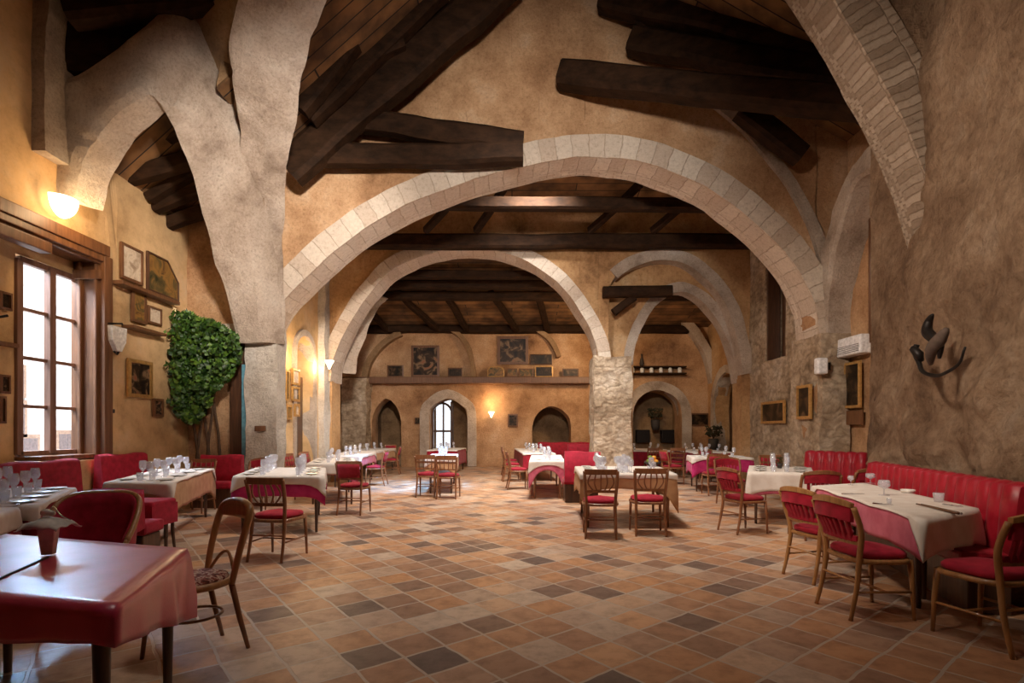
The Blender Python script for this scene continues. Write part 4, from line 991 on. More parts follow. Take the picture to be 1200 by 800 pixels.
def make_chair(style, woodm, redm, cat='chair'):
    """local +y is the way the sitter faces"""
    t = empty(style); tag(t, style, cat)
    H = {'slat_chair': .88, 'padded_chair': .84, 'plain_chair': .87}[style]
    smooth_slab(MB(), .41, .40, .055, .435, .0, front_wide=1.08).build('seat', redm, t, smooth=True)
    mb = MB(); pts = []
    for i in range(28):
        a = 2*PI*i/28; cx, sy = math.cos(a), math.sin(a); e = .55
        py_ = math.copysign(abs(sy)**e, sy)*.205
        pts.append((math.copysign(abs(cx)**e, cx)*.21*(1+.08*(py_/.4+.5)), py_, .42))
    mb.tube(pts, .019, 6, closed=True); mb.build('seat_frame', woodm, t, smooth=True)
    for s in (-1, 1):
        MB().tube([(s*.195, .175, .43), (s*.2, .19, .25), (s*.205, .2, 0)], [.02, .017, .012], 8).build('leg', woodm, t, smooth=True)
        c = .03 if style == 'padded_chair' else 0
        pts = spline([(s*.19, -.265, 0), (s*.185, -.215, .22), (s*.18, -.19, .44), (s*(.195+c), -.21, .64), (s*(.205+c*.6), -.265, H-.03)], 4)
        MB().tube(pts, [.014+.006*min(1, i/8) for i in range(len(pts))], 8).build('leg', woodm, t, smooth=True)
    mb = MB()
    for s in (-1, 1): mb.tube([(s*.185, -.22, .2), (s*.203, .19, .2)], .009, 6)
    mb.tube([(-.19, .0, .2), (.19, .0, .2)], .009, 6); mb.tube([(-.18, -.215, .27), (.18, -.215, .27)], .009, 6)
    mb.build('stretcher', woodm, t, smooth=True)
    def curve_rail(z0, z1, y, wd, bow, th=.022, arch=0, n=12):
        mb = MB()
        def pt(u, v):
            q = [(0, 0), (1, 0), (1, 1), (0, 1), (0, 0)][v]
            x = (u-.5)*2; yy = y-bow*(1-x*x)-(th if q[0] else 0)
            z = (z1 if q[1] else z0)+arch*(1-x*x)*(1 if q[1] else .6)
            return Vector((x*wd, yy, z))
        vs = [pt(i/n, v) for v in range(5) for i in range(n+1)]
        mb.add(vs, [(v*(n+1)+i, v*(n+1)+i+1, (v+1)*(n+1)+i+1, (v+1)*(n+1)+i) for v in range(4) for i in range(n)]+[(0, n+1, 2*(n+1), 3*(n+1)), (n, 2*n+1, 3*n+2, 4*n+3)])
        return mb
    if style == 'slat_chair':
        curve_rail(H-.075, H-.005, -.245, .205, .03, .024).build('top_rail', woodm, t, bevel=.004)
        curve_rail(.575, .61, -.195, .19, .02, .018).build('cross_rail', woodm, t)
        for k in range(5):
            x = (k-2)*.062; bo = (k-2)*.018
            MB().tube(spline([(x*.75, -.215, .60), (x+bo, -.225, .70), (x*1.0, -.268, H-.06)], 4), [.010]*9, 6).build('back_slat', woodm, t, smooth=True)
    elif style == 'padded_chair':
        curve_rail(H-.035, H, -.255, .215, .045, .028, arch=.035).build('top_rail', woodm, t, bevel=.004)
        curve_rail(.535, .565, -.19, .19, .025, .018).build('cross_rail', woodm, t)
        p = curve_rail(H-.14, H-.03, -.245, .20, .045, .03, arch=.03).build('backrest', redm, t, bevel=.006)
        for k in range(7):
            x = (k-3)*.052
            mb = MB(); mb.bar((x*.85, -.205-.02*(1-(x/.2)**2), .56), (x, -.245-.045*(1-(x/.2)**2), H-.13), .034, .026, up=Vector((0, 1, 0))); mb.build('back_slat', redm, t, bevel=.003)
        curve_rail(.56, .60, -.193, .185, .028, .024).build('back_band', redm, t, bevel=.004)
    else:
        curve_rail(H-.09, H, -.25, .205, .02, .022).build('top_rail', woodm, t, bevel=.004)
        curve_rail(.70, .74, -.225, .195, .02, .018).build('cross_rail', woodm, t)
        curve_rail(.57, .60, -.2, .19, .02, .018).build('cross_rail', woodm, t)
        for k in range(4):
            x = (k-1.5)*.085
            MB().tube([(x, -.215, .59), (x, -.262, H-.06)], .009, 6).build('back_slat', woodm, t, smooth=True)
    return t

def face(fx, fy): return math.atan2(-fx, fy)
def red_backed(t, redm):
    p = MB(); p.grid(lambda u, v: Vector(((u-.5)*.36, -.235-.02*(1-(2*u-1)**2)-.05*v, .60+.22*v)), 8, 3)
    o = p.build('back_cushion', redm, t, smooth=True); s_ = o.modifiers.new('s', 'SOLIDIFY'); s_.thickness = .03
    return t
P_slat = make_chair('slat_chair', M['chestnut'], M['velvet'])
P_pad = make_chair('padded_chair', M['honey'], M['velvet'])
P_padd = make_chair('padded_chair', M['chestnut'], M['redcloth'])
P_plain = make_chair('plain_chair', M['chestnut'], M['redcloth'])
P_redb = red_backed(make_chair('plain_chair', M['chestnut'], M['redcloth']), M['redcloth'])
def chair(kind, proto, x, y, fx, fy, label, group=None, scale=None):
    return place(kind, proto, (x, y, 0), face(fx, fy), label, group, scale)
# right table, near
chair('pad', P_pad, 2.66, 3.97, 1, .06, 'honey wood red slatted chair, nearer of the two along the big right table')
chair('pad', P_pad, 2.86, 4.87, .98, .2, 'honey wood red slatted chair, farther of the two along the big right table', scale=(1, 1, .97))
chair('pad', P_pad, 3.09, 3.43, -.22, .97, 'honey wood chair with deep red seat at the near end of the big table')
# second right table
chair('padd', P_padd, 3.12, 7.12, .95, .28, 'red backed chair facing right at the second right table, its legs toward the open floor')
chair('padd', P_padd, 3.82, 6.74, .1, 1, 'dark red backed chair at the near side of the second right table')
chair('padd', P_padd, 4.66, 7.2, -.2, 1, 'red topped chair in front of the short red settee at the second right table')
chair('padd', P_padd, 3.98, 9.6, -.1, -1, 'wooden chair across the far side of the second right table')
chair('redb', P_redb, 5.15, 10.4, -.2, -1, 'red patterned chair back below the right pier, behind the second right table')
# centre right table
chair('slat', P_slat, 1.14, 6.85, .12, 1, 'slatted chair with crimson seat, the one on the left before the fruit table')
chair('slat', P_slat, 1.80, 7.02, .08, 1, 'slatted chair with crimson seat, the one on the right before the fruit table')
# left tables
chair('slat', P_slat, -2.5, 5.68, .15, 1, 'slatted chair with round crimson seat before the magenta and white table')
chair('redb', P_redb, -2.60, 8.72, .05, 1, 'red backed chair drawn up before the third table of the left row')
chair('plain', P_plain, -1.29, 10.72, .05, 1, 'nearer of the two dark ladder chairs at the small lone table')
chair('plain', P_plain, -1.75, 11.0, .05, 1, 'farther of the two dark ladder chairs at the small lone table')
chair('redb', P_redb, -3.4, 13.2, -1, 0, 'red backed chair side on to the fourth table of the left row')
chair('redb', P_redb, -3.78, 16.6, -1, -.1, 'red backed chair side on to the last long table of the left row')
chair('redb', P_redb, -4.45, 19.2, -.4, 1, 'red chair standing alone in front of the dark far passage')
for x, y, n in [(-4.5, 10.25, 'nearest the white pier'), (-4.55, 11.3, 'middle of the three'), (-4.6, 12.3, 'farthest of the three')]:
    chair('redb', P_redb, x, y, 1, -.15, 'red chair against the glowing wall behind the left row, '+n, 'red chairs along the glowing wall')
chair('redb', P_redb, -5.3, 8.86, .05, -1, 'round backed red chair just under the ivy')
chair('padd', P_padd, -4.45, 9.25, .1, -1, 'red backed chair behind the magenta and white table by the pier')
# middle
chair('plain', P_plain, .14, 12.4, 1, .1, 'dark ladder chair side on beside the pink edged table, nearest of the row')
chair('plain', P_plain, .0, 14.3, 1, .1, 'dark ladder chair second in the row beside the far white tables')
chair('plain', P_plain, -.05, 16.2, 1, .1, 'dark ladder chair last in the row beside the far white tables')
# right bay
chair('redb', P_redb, 4.3, 11.25, .08, 1, 'wooden chair with red back drawn up before the magenta edged table')
chair('redb', P_redb, 4.1, 13.5, 1, .2, 'red chair beside the long far table of the right bay')
chair('plain', P_plain, 4.75, 15.4, 0, 1, 'dark ladder chair before the far red table of the right bay')
chair('plain', P_plain, 4.15, 15.6, 0, 1, 'dark ladder chair just right of the stone column, before the far red table')
chair('redb', P_redb, 5.2, 13.8, .3, -1, 'red chair at the far end of the magenta edged table')

# bentwood chair by the crimson table
e = empty('bentwood_chair', (-1.93, 3.20, 0), face(-.6, -.8)); tag(e, 'bentwood chair with a patterned round seat beside the crimson foreground table', 'chair')
mb = MB(); mb.grid(lambda u, v: Vector((.19*[0, 1, 1, .8, 0][int(round(v*4))]*math.cos(2*PI*u), .19*[0, 1, 1, .8, 0][int(round(v*4))]*math.sin(2*PI*u), [.445, .445, .468, .482, .488][int(round(v*4))])), 24, 4); mb.build('seat', M['floral'], e, smooth=True)
mb = MB(); mb.tube([(.205*math.cos(2*PI*i/24), .205*math.sin(2*PI*i/24), .44) for i in range(24)], .022, 8, closed=True); mb.build('seat_frame', M['honey'], e, smooth=True)
for s in (-1, 1):
    MB().tube([(s*.14, .15, .44), (s*.165, .19, .2), (s*.17, .21, 0)], [.019, .016, .012], 8).build('leg', M['chestnut'], e, smooth=True)
    MB().tube([(s*.16, -.15, .44), (s*.165, -.2, .2), (s*.17, -.25, 0)], [.019, .017, .012], 8).build('leg', M['chestnut'], e, smooth=True)
pts = spline([(-.17, -.15, .42), (-.185, -.19, .62), (-.19, -.24, .80), (-.15, -.265, .875), (0, -.275, .90), (.15, -.265, .875), (.19, -.24, .80), (.185, -.19, .62), (.17, -.15, .42)], 5)
MB().tube(pts, [.018+.007*math.sin(PI*i/(len(pts)-1)) for i in range(len(pts))], 8).build('backrest', M['honey'], e, smooth=True)
mb = MB(); mb.grid(lambda u, v: Vector(((u-.5)*.35, -.262-.014*(1-(2*u-1)**2), .80+.095*v*(1-.35*(2*u-1)**2))), 10, 3); o = mb.build('top_rail', M['honey'], e, smooth=True); o.modifiers.new('s', 'SOLIDIFY').thickness = .02
MB().tube([(.15*math.cos(2*PI*i/20), .15*math.sin(2*PI*i/20)-.01, .24) for i in range(20)], .009, 6, closed=True).build('stretcher', M['chestnut'], e, smooth=True)
MB().tube(spline([(-.165, -.17, .46), (-.07, -.19, .56), (0, -.2, .59), (.07, -.19, .56), (.165, -.17, .46)], 4), .010, 6).build('lower_bow', M['honey'], e, smooth=True)

# armchair behind the crimson table
e = empty('armchair', (-2.92, 3.66, 0), face(.32, -.95)); e.scale = (.84, .9, 1); tag(e, 'low red armchair with a honey wood rim behind the crimson foreground table', 'armchair')
smooth_slab(MB(), .56, .5, .1, .36).build('seat', M['velvet'], e, smooth=True)
rimp = spline([(-.30, .12, .60), (-.31, -.02, .70), (-.295, -.17, .83), (-.2, -.255, .885), (0, -.285, .895), (.2, -.255, .885), (.295, -.17, .83), (.31, -.02, .70), (.30, .12, .60)], 5)
n = len(rimp)
mb = MB(); mb.grid(lambda u, v: rimp[int(round(u*(n-1)))].lerp(Vector((rimp[int(round(u*(n-1)))].x*.9, rimp[int(round(u*(n-1)))].y*.8+.0, .42)), v), n-1, 6)
o = mb.build('backrest', M['velvet'], e, smooth=True); o.modifiers.new('s', 'SOLIDIFY').thickness = .04
MB().tube(rimp, .022, 8).build('back_frame', M['honey'], e, smooth=True)
for s in (-1, 1):
    MB().tube(spline([(s*.30, .12, .60), (s*.27, .16, .5), (s*.25, .2, .35), (s*.25, .22, 0)], 4), .019, 8).build('leg', M['honey'], e, smooth=True)
    MB().tube([(s*.24, -.2, .42), (s*.25, -.25, 0)], .019, 8).build('leg', M['honey'], e, smooth=True)

# upholstered pieces -------------------------------------------------
def settee(p, q, nrm, label, ribs=True, h=.97, mat=None, name='banquette', cat='bench', depth=.5, seat=True, slope=0):
    """back panel from p to q (xy), nrm = direction the sitter faces"""
    p = Vector((*p, 0)); q = Vector((*q, 0)); nrm = Vector((*nrm, 0)).normalized(); L_ = (q-p).length; d = (q-p)/L_
    e = empty(name, ((p+q)/2)); tag(e, label, cat); o = e.location; m = mat or M['banq']
    nr = max(2, int(L_/.16)); nu = nr*8
    def f(u, v):
        s = u*L_; ph = (u*nr) % 1
        rb = .05*math.sqrt(max(0, math.sin(PI*ph))) if ribs else .015*noise.noise(Vector((s*3, v*2, 1)))
        prof = [(.0, .40), (.10, .42), (.085, .6), (.07, .8), (.05, h-.03), (.0, h+.0), (-.04, h-.01), (-.06, .4)]
        a, z = prof[int(round(v*7))]
        k = 1 if a > .04 else .3
        z2 = z if z < .7 else z+(.012*math.sin(PI*ph) if ribs else .01*math.sin(s*9))
        return p+d*s+nrm*(a+rb*k)+Vector((0, 0, z2))-o
    mb = MB(); mb.grid(f, nu, 7)
    for u in (0, 1): mb.add([f(u, v/7) for v in range(8)], [tuple(range(8))])
    mb.build('backrest', m, e, smooth=True)
    if seat:
        ang = math.atan2(d.y, d.x); c = (p+q)/2+nrm*(.08+depth/2)-o
        mb = MB(); mb.box((c.x, c.y, .40), (L_, depth, .12), ang); mb.build('seat', m, e, bevel=.03)
        c = (p+q)/2+nrm*(.06+depth/2)-o
        mb = MB(); mb.box((c.x, c.y, .17), (L_-.04, depth-.06, .34), ang); mb.build('base', M['darkwood'], e, bevel=.01)
    return e
def rw(Y, off=.0): # point on the near right wall line, off metres into the room
    t = (7.3-Y)/abs(dR.y); p = P0+dR*t-nR*off; return (p.x, p.y)
settee(rw(6.55, .21), rw(3.75, .21), (-nR.x, -nR.y), 'long fluted crimson banquette along the rough right wall', depth=.33)
settee((5.32, 9.55), (5.80, 8.62), (-.89, -.46), 'shorter fluted crimson settee in front of the right niche', h=1.0, depth=.36)
settee((-6.05, 7.35), (-6.05, 5.6), (1, 0), 'smooth dark red bench back directly under the tall window', ribs=False, h=.97, mat=M['redcloth'])
settee((-6.08, 8.75), (-6.08, 7.75), (1, 0), 'pleated red bench back between the window jamb and the ivy', ribs=False, h=1.0, mat=M['velvet'], depth=.38)
settee((-4.88, 9.6), (-5.66, 9.66), (0, -1), 'red bench back below the ivy next to the blue door post', ribs=False, h=.92, mat=M['velvet'], depth=.34)
settee((.98, 9.9), (1.65, 9.9), (0, 1), 'wide magenta red seat back between the pink cloth and the column', ribs=False, h=.97, mat=M['velvet'], name='upholstered_chair', cat='chair', depth=.45)
settee((.95, 19.2), (3.0, 19.2), (0, -1), 'red bench in front of the round dark far niche', ribs=False, h=.95, mat=M['redcloth'])
settee((1.75, 16.6), (2.9, 16.6), (0, -1), 'red bench behind the stone column foot', ribs=False, h=.95, mat=M['redcloth'])
settee((-3.98, 4.95), (-3.52, 5.0), (-.1, 1), 'low red chair back between the red armchair and the tan draped table', ribs=False, h=.78, mat=M['velvet'], name='low_chair', cat='chair', depth=.36)
# small stool with red skirt
e = empty('skirted_stool', (-3.98, 5.72, 0)); tag(e, 'square red skirted stool in front of the tan draped table', 'stool')
MB().box((0, 0, .56), (.46, .42, .10)).build('seat', M['velvet'], e, bevel=.03)
mb = MB(); mb.grid(lambda u, v: Vector((.235*math.copysign(min(1, abs(math.cos(2*PI*u)*1.4)), math.cos(2*PI*u)), .215*math.copysign(min(1, abs(math.sin(2*PI*u)*1.4)), math.sin(2*PI*u)), .56-.22*v)), 40, 3); mb.build('skirt', M['velvet'], e)
for sx in (-1, 1):
    for sy in (-1, 1): MB().tube([(sx*.19, sy*.17, .5), (sx*.2, sy*.18, .2), (sx*.21, sy*.2, 0)], [.022, .017, .013], 8).build('leg', M['darkwood'], e, smooth=True)

# ---------------------------------------------------------------- tables
ZT = .75
class Tab: pass
def table(A, B, C, D, label, legm=None, inset=.09, legin=None):
    t = Tab(); t.q = [Vector((*c, 0)) for c in (A, B, C, D)]; t.c = sum(t.q, Vector())/4
    e = empty('dining_table', t.c); tag(e, label, 'table'); m = legm or M['darkwood']
    q = [p+(t.c-p).normalized()*.03-t.c for p in t.q]
    mb = MB(); mb.add([(p.x, p.y, ZT-.035) for p in q]+[(p.x, p.y, ZT-.004) for p in q], [(3, 2, 1, 0), (4, 5, 6, 7), (0, 1, 5, 4), (1, 2, 6, 5), (2, 3, 7, 6), (3, 0, 4, 7)]); mb.build('tabletop', m, e)
    def ins(k, d):
        a, b_, c_ = t.q[k], t.q[(k+1) % 4], t.q[k-1]
        return a+(b_-a).normalized()*d+(c_-a).normalized()*d-t.c
    q = [ins(k, legin[k] if legin else inset) for k in range(4)]
    mb = MB()
    for i in range(4): mb.bar(q[i]+Vector((0, 0, ZT-.08)), q[(i+1) % 4]+Vector((0, 0, ZT-.08)), .025, .08)
    mb.build('apron', m, e)
    for p in q: MB().tube([(p.x, p.y, ZT-.04), (p.x, p.y, ZT-.2), (p.x, p.y, 0)], [.032, .028, .018], 8).build('leg', m, e, smooth=True)
    t.e = e; return t
def cloth(t, hang, mat, label, z=0.0, corner=.10, wave=.014, grow=.0, seedk=0, cornerlist=None, cat='tablecloth'):
    """hang = drop on the four sides: near, right, far, left"""
    q = [t.q[k]-(t.q[(k+1) % 4]-t.q[k]).normalized()*grow-(t.q[k-1]-t.q[k]).normalized()*grow for k in range(4)]
    N_ = 14; o = t.c; zt = ZT+z
    mb = MB()
    def top(u, v):
        p = q[0].lerp(q[1], u).lerp(q[3].lerp(q[2], u), v)-o; return Vector((p.x, p.y, zt))
    mb.grid(top, N_, N_)
    per = []
    for k in range(4):
        a, b_ = q[k], q[(k+1) % 4]; d = (b_-a).normalized(); out = Vector((d.y, -d.x, 0))
        pd = (a-q[k-1]).normalized(); po = Vector((pd.y, -pd.x, 0))
        hp, hc, hn = hang[k-1], hang[k], hang[(k+1) % 4]
        co = (out+po).normalized(); cl = cornerlist[k] if cornerlist else (max(hp, hc)+corner)
        per.append((a, co, cl, .035))
        for i in range(1, N_):
            s = i/N_; p = a.lerp(b_, s); s2 = s*(b_-a).length; rs = (1-s)*(b_-a).length
            h = hc
            dc = .03 if hc < .02 else .10
            c0 = cl-hc; c1 = (cornerlist[(k+1) % 4] if cornerlist else max(hc, hn)+corner)-hc
            h += c0*math.exp(-s2/dc)+c1*math.exp(-rs/dc)
            if cornerlist: h = cornerlist[k]*(1-s)+cornerlist[(k+1) % 4]*s
            w = wave*math.sin(s2*17+k*2+seedk)*1.0+wave*.6*math.sin(s2*31+seedk)
            w -= .03*(math.exp(-(s2-.09)**2/.002)+math.exp(-(rs-.09)**2/.002))
            per.append((p, out, max(.008, h+.006*math.sin(s2*9+seedk)), w))
    n = len(per); rows = 7; vs = []
    for r in range(rows+1):
        v = r/rows
        for p, out, h, w in per:
            dep = min(1, h*v/.25); bul = .010*min(1, h*v/.02)
            x = p+out*(bul+max(-.009, w)*dep)-o; vs.append((x.x, x.y, zt-h*v if r else zt))
    mb.add(vs, [(r*n+i, r*n+(i+1) % n, (r+1)*n+(i+1) % n, (r+1)*n+i) for r in range(rows) for i in range(n)])
    ob = mb.build('tablecloth', mat, smooth=True); ob.location = o
    b = bmesh.new(); b.from_mesh(ob.data); bmesh.ops.remove_doubles(b, verts=b.verts, dist=.002); bmesh.ops.recalc_face_normals(b, faces=b.faces); b.to_mesh(ob.data); b.free()
    for p in ob.data.polygons: p.use_smooth = True
    sm = ob.modifiers.new('s', 'SOLIDIFY'); sm.thickness = .003; sm.offset = 1
    return tag(ob, label, cat)
def clothed(corners, label, under=None, over=None, legm=None, name='', legin=None):
    t = table(*corners, label, legm, legin=legin)
    if under: cloth(t, under[0], under[1], under[2], z=.0, seedk=1, **(under[3] if len(under) > 3 else {}))
    if over: cloth(t, over[0], over[1], over[2], z=.006, grow=.014, seedk=1, **(over[3] if len(over) > 3 else {}))
    t.z = ZT+(.011 if over else .005); return t
T = {}
T['right'] = clothed([(2.76, 3.56), (3.58, 4.08), (4.02, 6.05), (3.28, 5.75)], 'big dining table beside the long fluted banquette, mostly hidden by its cloths',
    ([.17, .17, .18, .24], M['pink'], 'rose pink cloth hanging on the long side of the big right table', {'corner': .035}), ([.25, .17, .16, .012], M['white'], 'off white top cloth laid over the rose one on the big right table', {'corner': .03}), legin=[.32, .42, .42, .14])
T['right2'] = clothed([(3.45, 7.7), (4.2, 7.4), (4.85, 8.6), (4.1, 9.1)], 'second table on the right, between the red chairs and the short settee',
    ([.3, .2, .2, .3], M['pink'], 'pink cloth under the white one on the second right table'), ([.26, .2, .16, .24], M['white'], 'white top cloth on the second right table, past the honey chairs'))
T['fruit'] = clothed([(.97, 7.35), (2.27, 7.35), (2.45, 8.9), (1.08, 8.9)], 'centre right table standing before the stone column and carrying fruit',
    ([.2, .42, .2, .3], M['tan'], 'tan cloth hanging deep at the side of the fruit table', {'corner': .12}), ([.06, .05, .1, .06], M['white'], 'white top cloth under the glasses and fruit', {'corner': .02}), M['chestnut'])
T['rose'] = clothed([(-3.67, 7.0), (-2.50, 7.0), (-3.05, 8.6), (-4.15, 8.6)], 'left row table before the white pier, the one behind the round crimson seat',
    ([.26, .24, .2, .34], M['magenta'], 'magenta cloth showing at the left end of the table behind the round crimson seat', {'corner': .12}), ([.10, .16, .1, .012], M['white'], 'white cloth over the magenta one behind the round crimson seat', {'corner': .12}))
T['tan'] = clothed([(-4.72, 6.15), (-3.90, 6.05), (-4.75, 8.4), (-5.5, 8.3)], 'long left table with the tan draped side, below the warm wall pictures',
    ([.14, .33, .2, .2], M['tan'], 'tan cloth hanging down the lit side of the long left table', {'corner': .16}), ([.12, .012, .1, .12], M['white'], 'white top cloth on the long left table with the tan side', {'corner': .10}))
T['third'] = clothed([(-3.75, 9.7), (-2.85, 9.7), (-3.55, 11.8), (-4.3, 11.8)], 'third table of the left row, behind the single red backed chair',
    ([.2, .3, .2, .2], M['pink'], 'pink cloth corner hanging off the third table of the left row', {'corner': .18}), ([.2, .1, .1, .15], M['white'], 'white top cloth of the third left row table'))
T['fourth'] = clothed([(-4.35, 12.7), (-3.65, 12.7), (-3.85, 14.9), (-4.75, 14.9)], 'fourth table of the left row beyond the third white one',
    ([.3, .25, .2, .2], M['pink'], 'deep pink cloth on the fourth table of the left row'), ([.08, .06, .1, .1], M['white'], 'white top cloth on the fourth table of the left row'))
T['last'] = clothed([(-4.9, 15.6), (-4.12, 15.6), (-4.1, 18.6), (-5.1, 18.6)], 'last long table of the left row, reaching toward the dark far passage',
    ([.35, .3, .2, .2], M['tan'], 'tan cloth of the last long left row table'), ([.08, .08, .1, .1], M['white'], 'white top cloth of the last long left row table'))
T['lone'] = clothed([(-1.85, 11.4), (-1.22, 11.4), (-1.42, 13.8), (-2.08, 13.8)], 'small lone table in the open floor behind two ladder chairs',
    ([.2, .32, .2, .25], M['tan'], 'tan cloth hanging on the small lone table'), ([.05, .03, .1, .1], M['white'], 'white top cloth on the small lone table'))
T['door'] = clothed([(-2.65, 16.6), (-1.75, 16.6), (-1.65, 18.8), (-2.6, 18.8)], 'table before the far arched doorway under a red cloth',
    ([.5, .5, .3, .5], M['redcloth'], 'deep red cloth on the table before the far doorway'), ([.02, .02, .1, .02], M['white'], 'narrow white cloth on the red table before the far doorway', {'corner': .02}))
T['pinkmid'] = clothed([(.36, 10.5), (1.04, 10.5), (1.2, 13.2), (.50, 13.2)], 'middle table with reddish legs and a pink corner hanging',
    ([.15, .42, .2, .35], M['pink'], 'bright pink cloth corner hanging from the middle table', {'corner': .22}), ([.08, .1, .1, .16], M['white'], 'white top cloth of the middle table left of the magenta seat'), M['chestnut'])
T['farmid'] = clothed([(.32, 14.2), (1.15, 14.2), (1.0, 18.4), (.1, 18.4)], 'far long table behind the middle one, near the round dark niche',
    ([.35, .3, .2, .4], M['redcloth'], 'dark red cloth on the far long middle table'), ([.03, .03, .1, .03], M['white'], 'thin white cloth on the far long middle table', {'corner': .02}))
T['magedge'] = clothed([(4.02, 11.75), (5.35, 11.75), (5.5, 13.1), (4.35, 13.1)], 'magenta edged table behind the wooden chair with red back, right bay',
    ([.3, .3, .2, .35], M['magenta'], 'magenta cloth on the table past the second right table'), ([.04, .04, .1, .12], M['white'], 'white top cloth over the magenta one in the right bay', {'corner': .02}))
T['farred'] = clothed([(3.45, 16.1), (4.9, 16.1), (4.9, 18.0), (3.6, 18.0)], 'far table in the right bay before the round niche',
    ([.5, .4, .2, .4], M['redcloth'], 'dark red cloth on the table before the round niche'), ([.03, .03, .1, .03], M['white'], 'white strip cloth on the red table before the round niche', {'corner': .02}))
T['farwhite'] = clothed([(5.15, 14.9), (6.3, 14.9), (6.4, 17.5), (5.3, 17.5)], 'long far table in the right bay under the side arch',
    ([.45, .4, .2, .45], M['redcloth'], 'dark red cloth on the long far table under the side arch'), ([.03, .03, .1, .04], M['white'], 'white cloth on the long far table under the side arch', {'corner': .02}))
T['leftnear'] = clothed([(-4.75, 4.25), (-3.78, 4.2), (-4.60, 5.55), (-5.55, 5.5)], 'left table under the window between bench and red armchair',
    ([.3, .26, .2, .2], M['redcloth'], 'dark red cloth under the white one near the tall window', {'corner': .1}), ([.10, .03, .1, .1], M['white'], 'white top cloth on the left table near the tall window', {'corner': .03}))
T['leftedge'] = clothed([(-4.25, 3.2), (-3.35, 3.25), (-3.85, 4.1), (-4.7, 4.0)], 'small left edge table, cut by the picture border',
    ([.3, .3, .1, .2], M['redcloth'], 'dark red cloth on the table cut by the left border'), ([.14, .14, .1, .1], M['white'], 'cream cloth on the table cut by the left border', {'corner': .04}))
T['crimson'] = clothed([(-2.55, 2.05), (-1.36, 1.80), (-1.66, 2.70), (-2.95, 3.08)], 'foreground table on the left with plain dark legs',
    ([.17, .25, .2, .2], M['crimson'], 'glossy crimson cloth on the foreground table, bluish from the window', {'cornerlist': [.17, .13, .36, .2], 'wave': .02}))
# crossbar seam strip of the second cloth half on the crimson table
tc = T['crimson']; tc.z = ZT+.005

# ---------------------------------------------------------------- tableware
def g_wine():
    o = MB().lathe([(.0, 0), (.034, .001), (.033, .004), (.006, .008), (.0045, .03), (.0045, .075), (.012, .085), (.032, .105), (.038, .13), (.036, .16), (.031, .185), (.0295, .185), (.034, .16), (.036, .13), (.030, .108), (.0, .09)], 12).build('wine_glass', M['glass'], smooth=True); return tag(o, None, 'wine glass')
def g_tumb():
    o = MB().lathe([(0, 0), (.028, 0), (.034, .05), (.038, .095), (.036, .095), (.031, .03), (.026, .012), (0, .012)], 12).build('water_tumbler', M['glass'], smooth=True); return tag(o, None, 'tumbler')
def g_plate():
    o = MB().lathe([(0, 0), (.06, .0), (.075, .006), (.11, .014), (.11, .017), (.075, .010), (.055, .005), (0, .005)], 18).build('dinner_plate', M['ceramic'], smooth=True); return tag(o, None, 'plate')
def g_fork():
    mb = MB(); mb.box((0, -.03, .003), (.009, .12, .003)); mb.box((0, .05, .003), (.018, .03, .003))
    for k in (-1, 0, 1): mb.box((k*.007, .08, .003), (.003, .04, .003))
    return tag(mb.build('fork', M['steel']), None, 'fork')
def g_knife():
    mb = MB(); mb.box((0, -.045, .005), (.013, .10, .007)); mb.add([(-.008, .005, .003), (.008, .005, .003), (.010, .07, .003), (.002, .12, .003), (-.006, .11, .003), (-.008, .005, .006), (.008, .005, .006), (.010, .07, .006), (.002, .12, .006), (-.006, .11, .006)], [(0, 1, 2, 3, 4), (5, 6, 7, 8, 9)]+[(i, (i+1) % 5, (i+1) % 5+5, i+5) for i in range(5)])
    return tag(mb.build('knife', M['steel']), None, 'knife')
def g_napkin():
    mb = MB(); mb.grid(lambda u, v: Vector(((u-.5)*.14, (v-.5)*.18, .004+.02*math.sin(PI*u)*math.sin(PI*v)+.006*math.sin(9*u)*math.sin(5*v))), 8, 8)
    o = mb.build('folded_napkin', M['paper'], smooth=True); o.modifiers.new('s', 'SOLIDIFY').thickness = .004; return tag(o, None, 'napkin')
PW, PT_, PP, PF, PK, PN = g_wine(), g_tumb(), g_plate(), g_fork(), g_knife(), g_napkin()
def onT(t, u, v):
    p = t.q[0].lerp(t.q[1], u).lerp(t.q[3].lerp(t.q[2], u), v); return (p.x, p.y, t.z)
where = {'right2': 'the second right table', 'fruit': 'the fruit table', 'rose': 'the magenta and white table', 'tan': 'the tan sided left table', 'third': 'the third left row table', 'fourth': 'the fourth left row table', 'last': 'the last long left table', 'lone': 'the small lone table', 'door': 'the red table before the doorway', 'pinkmid': 'the middle table with the pink corner', 'farmid': 'the far long middle table', 'magedge': 'the magenta edged table', 'farred': 'the red table before the round niche', 'farwhite': 'the long far right bay table', 'leftnear': 'the left table under the window', 'leftedge': 'the table cut by the left border'}
dens = {'right2': 3, 'fruit': 5, 'rose': 4, 'tan': 4, 'third': 3, 'fourth': 3, 'last': 3, 'lone': 2, 'door': 2, 'pinkmid': 4, 'farmid': 3, 'magedge': 2, 'farred': 2, 'farwhite': 3, 'leftnear': 4, 'leftedge': 2}
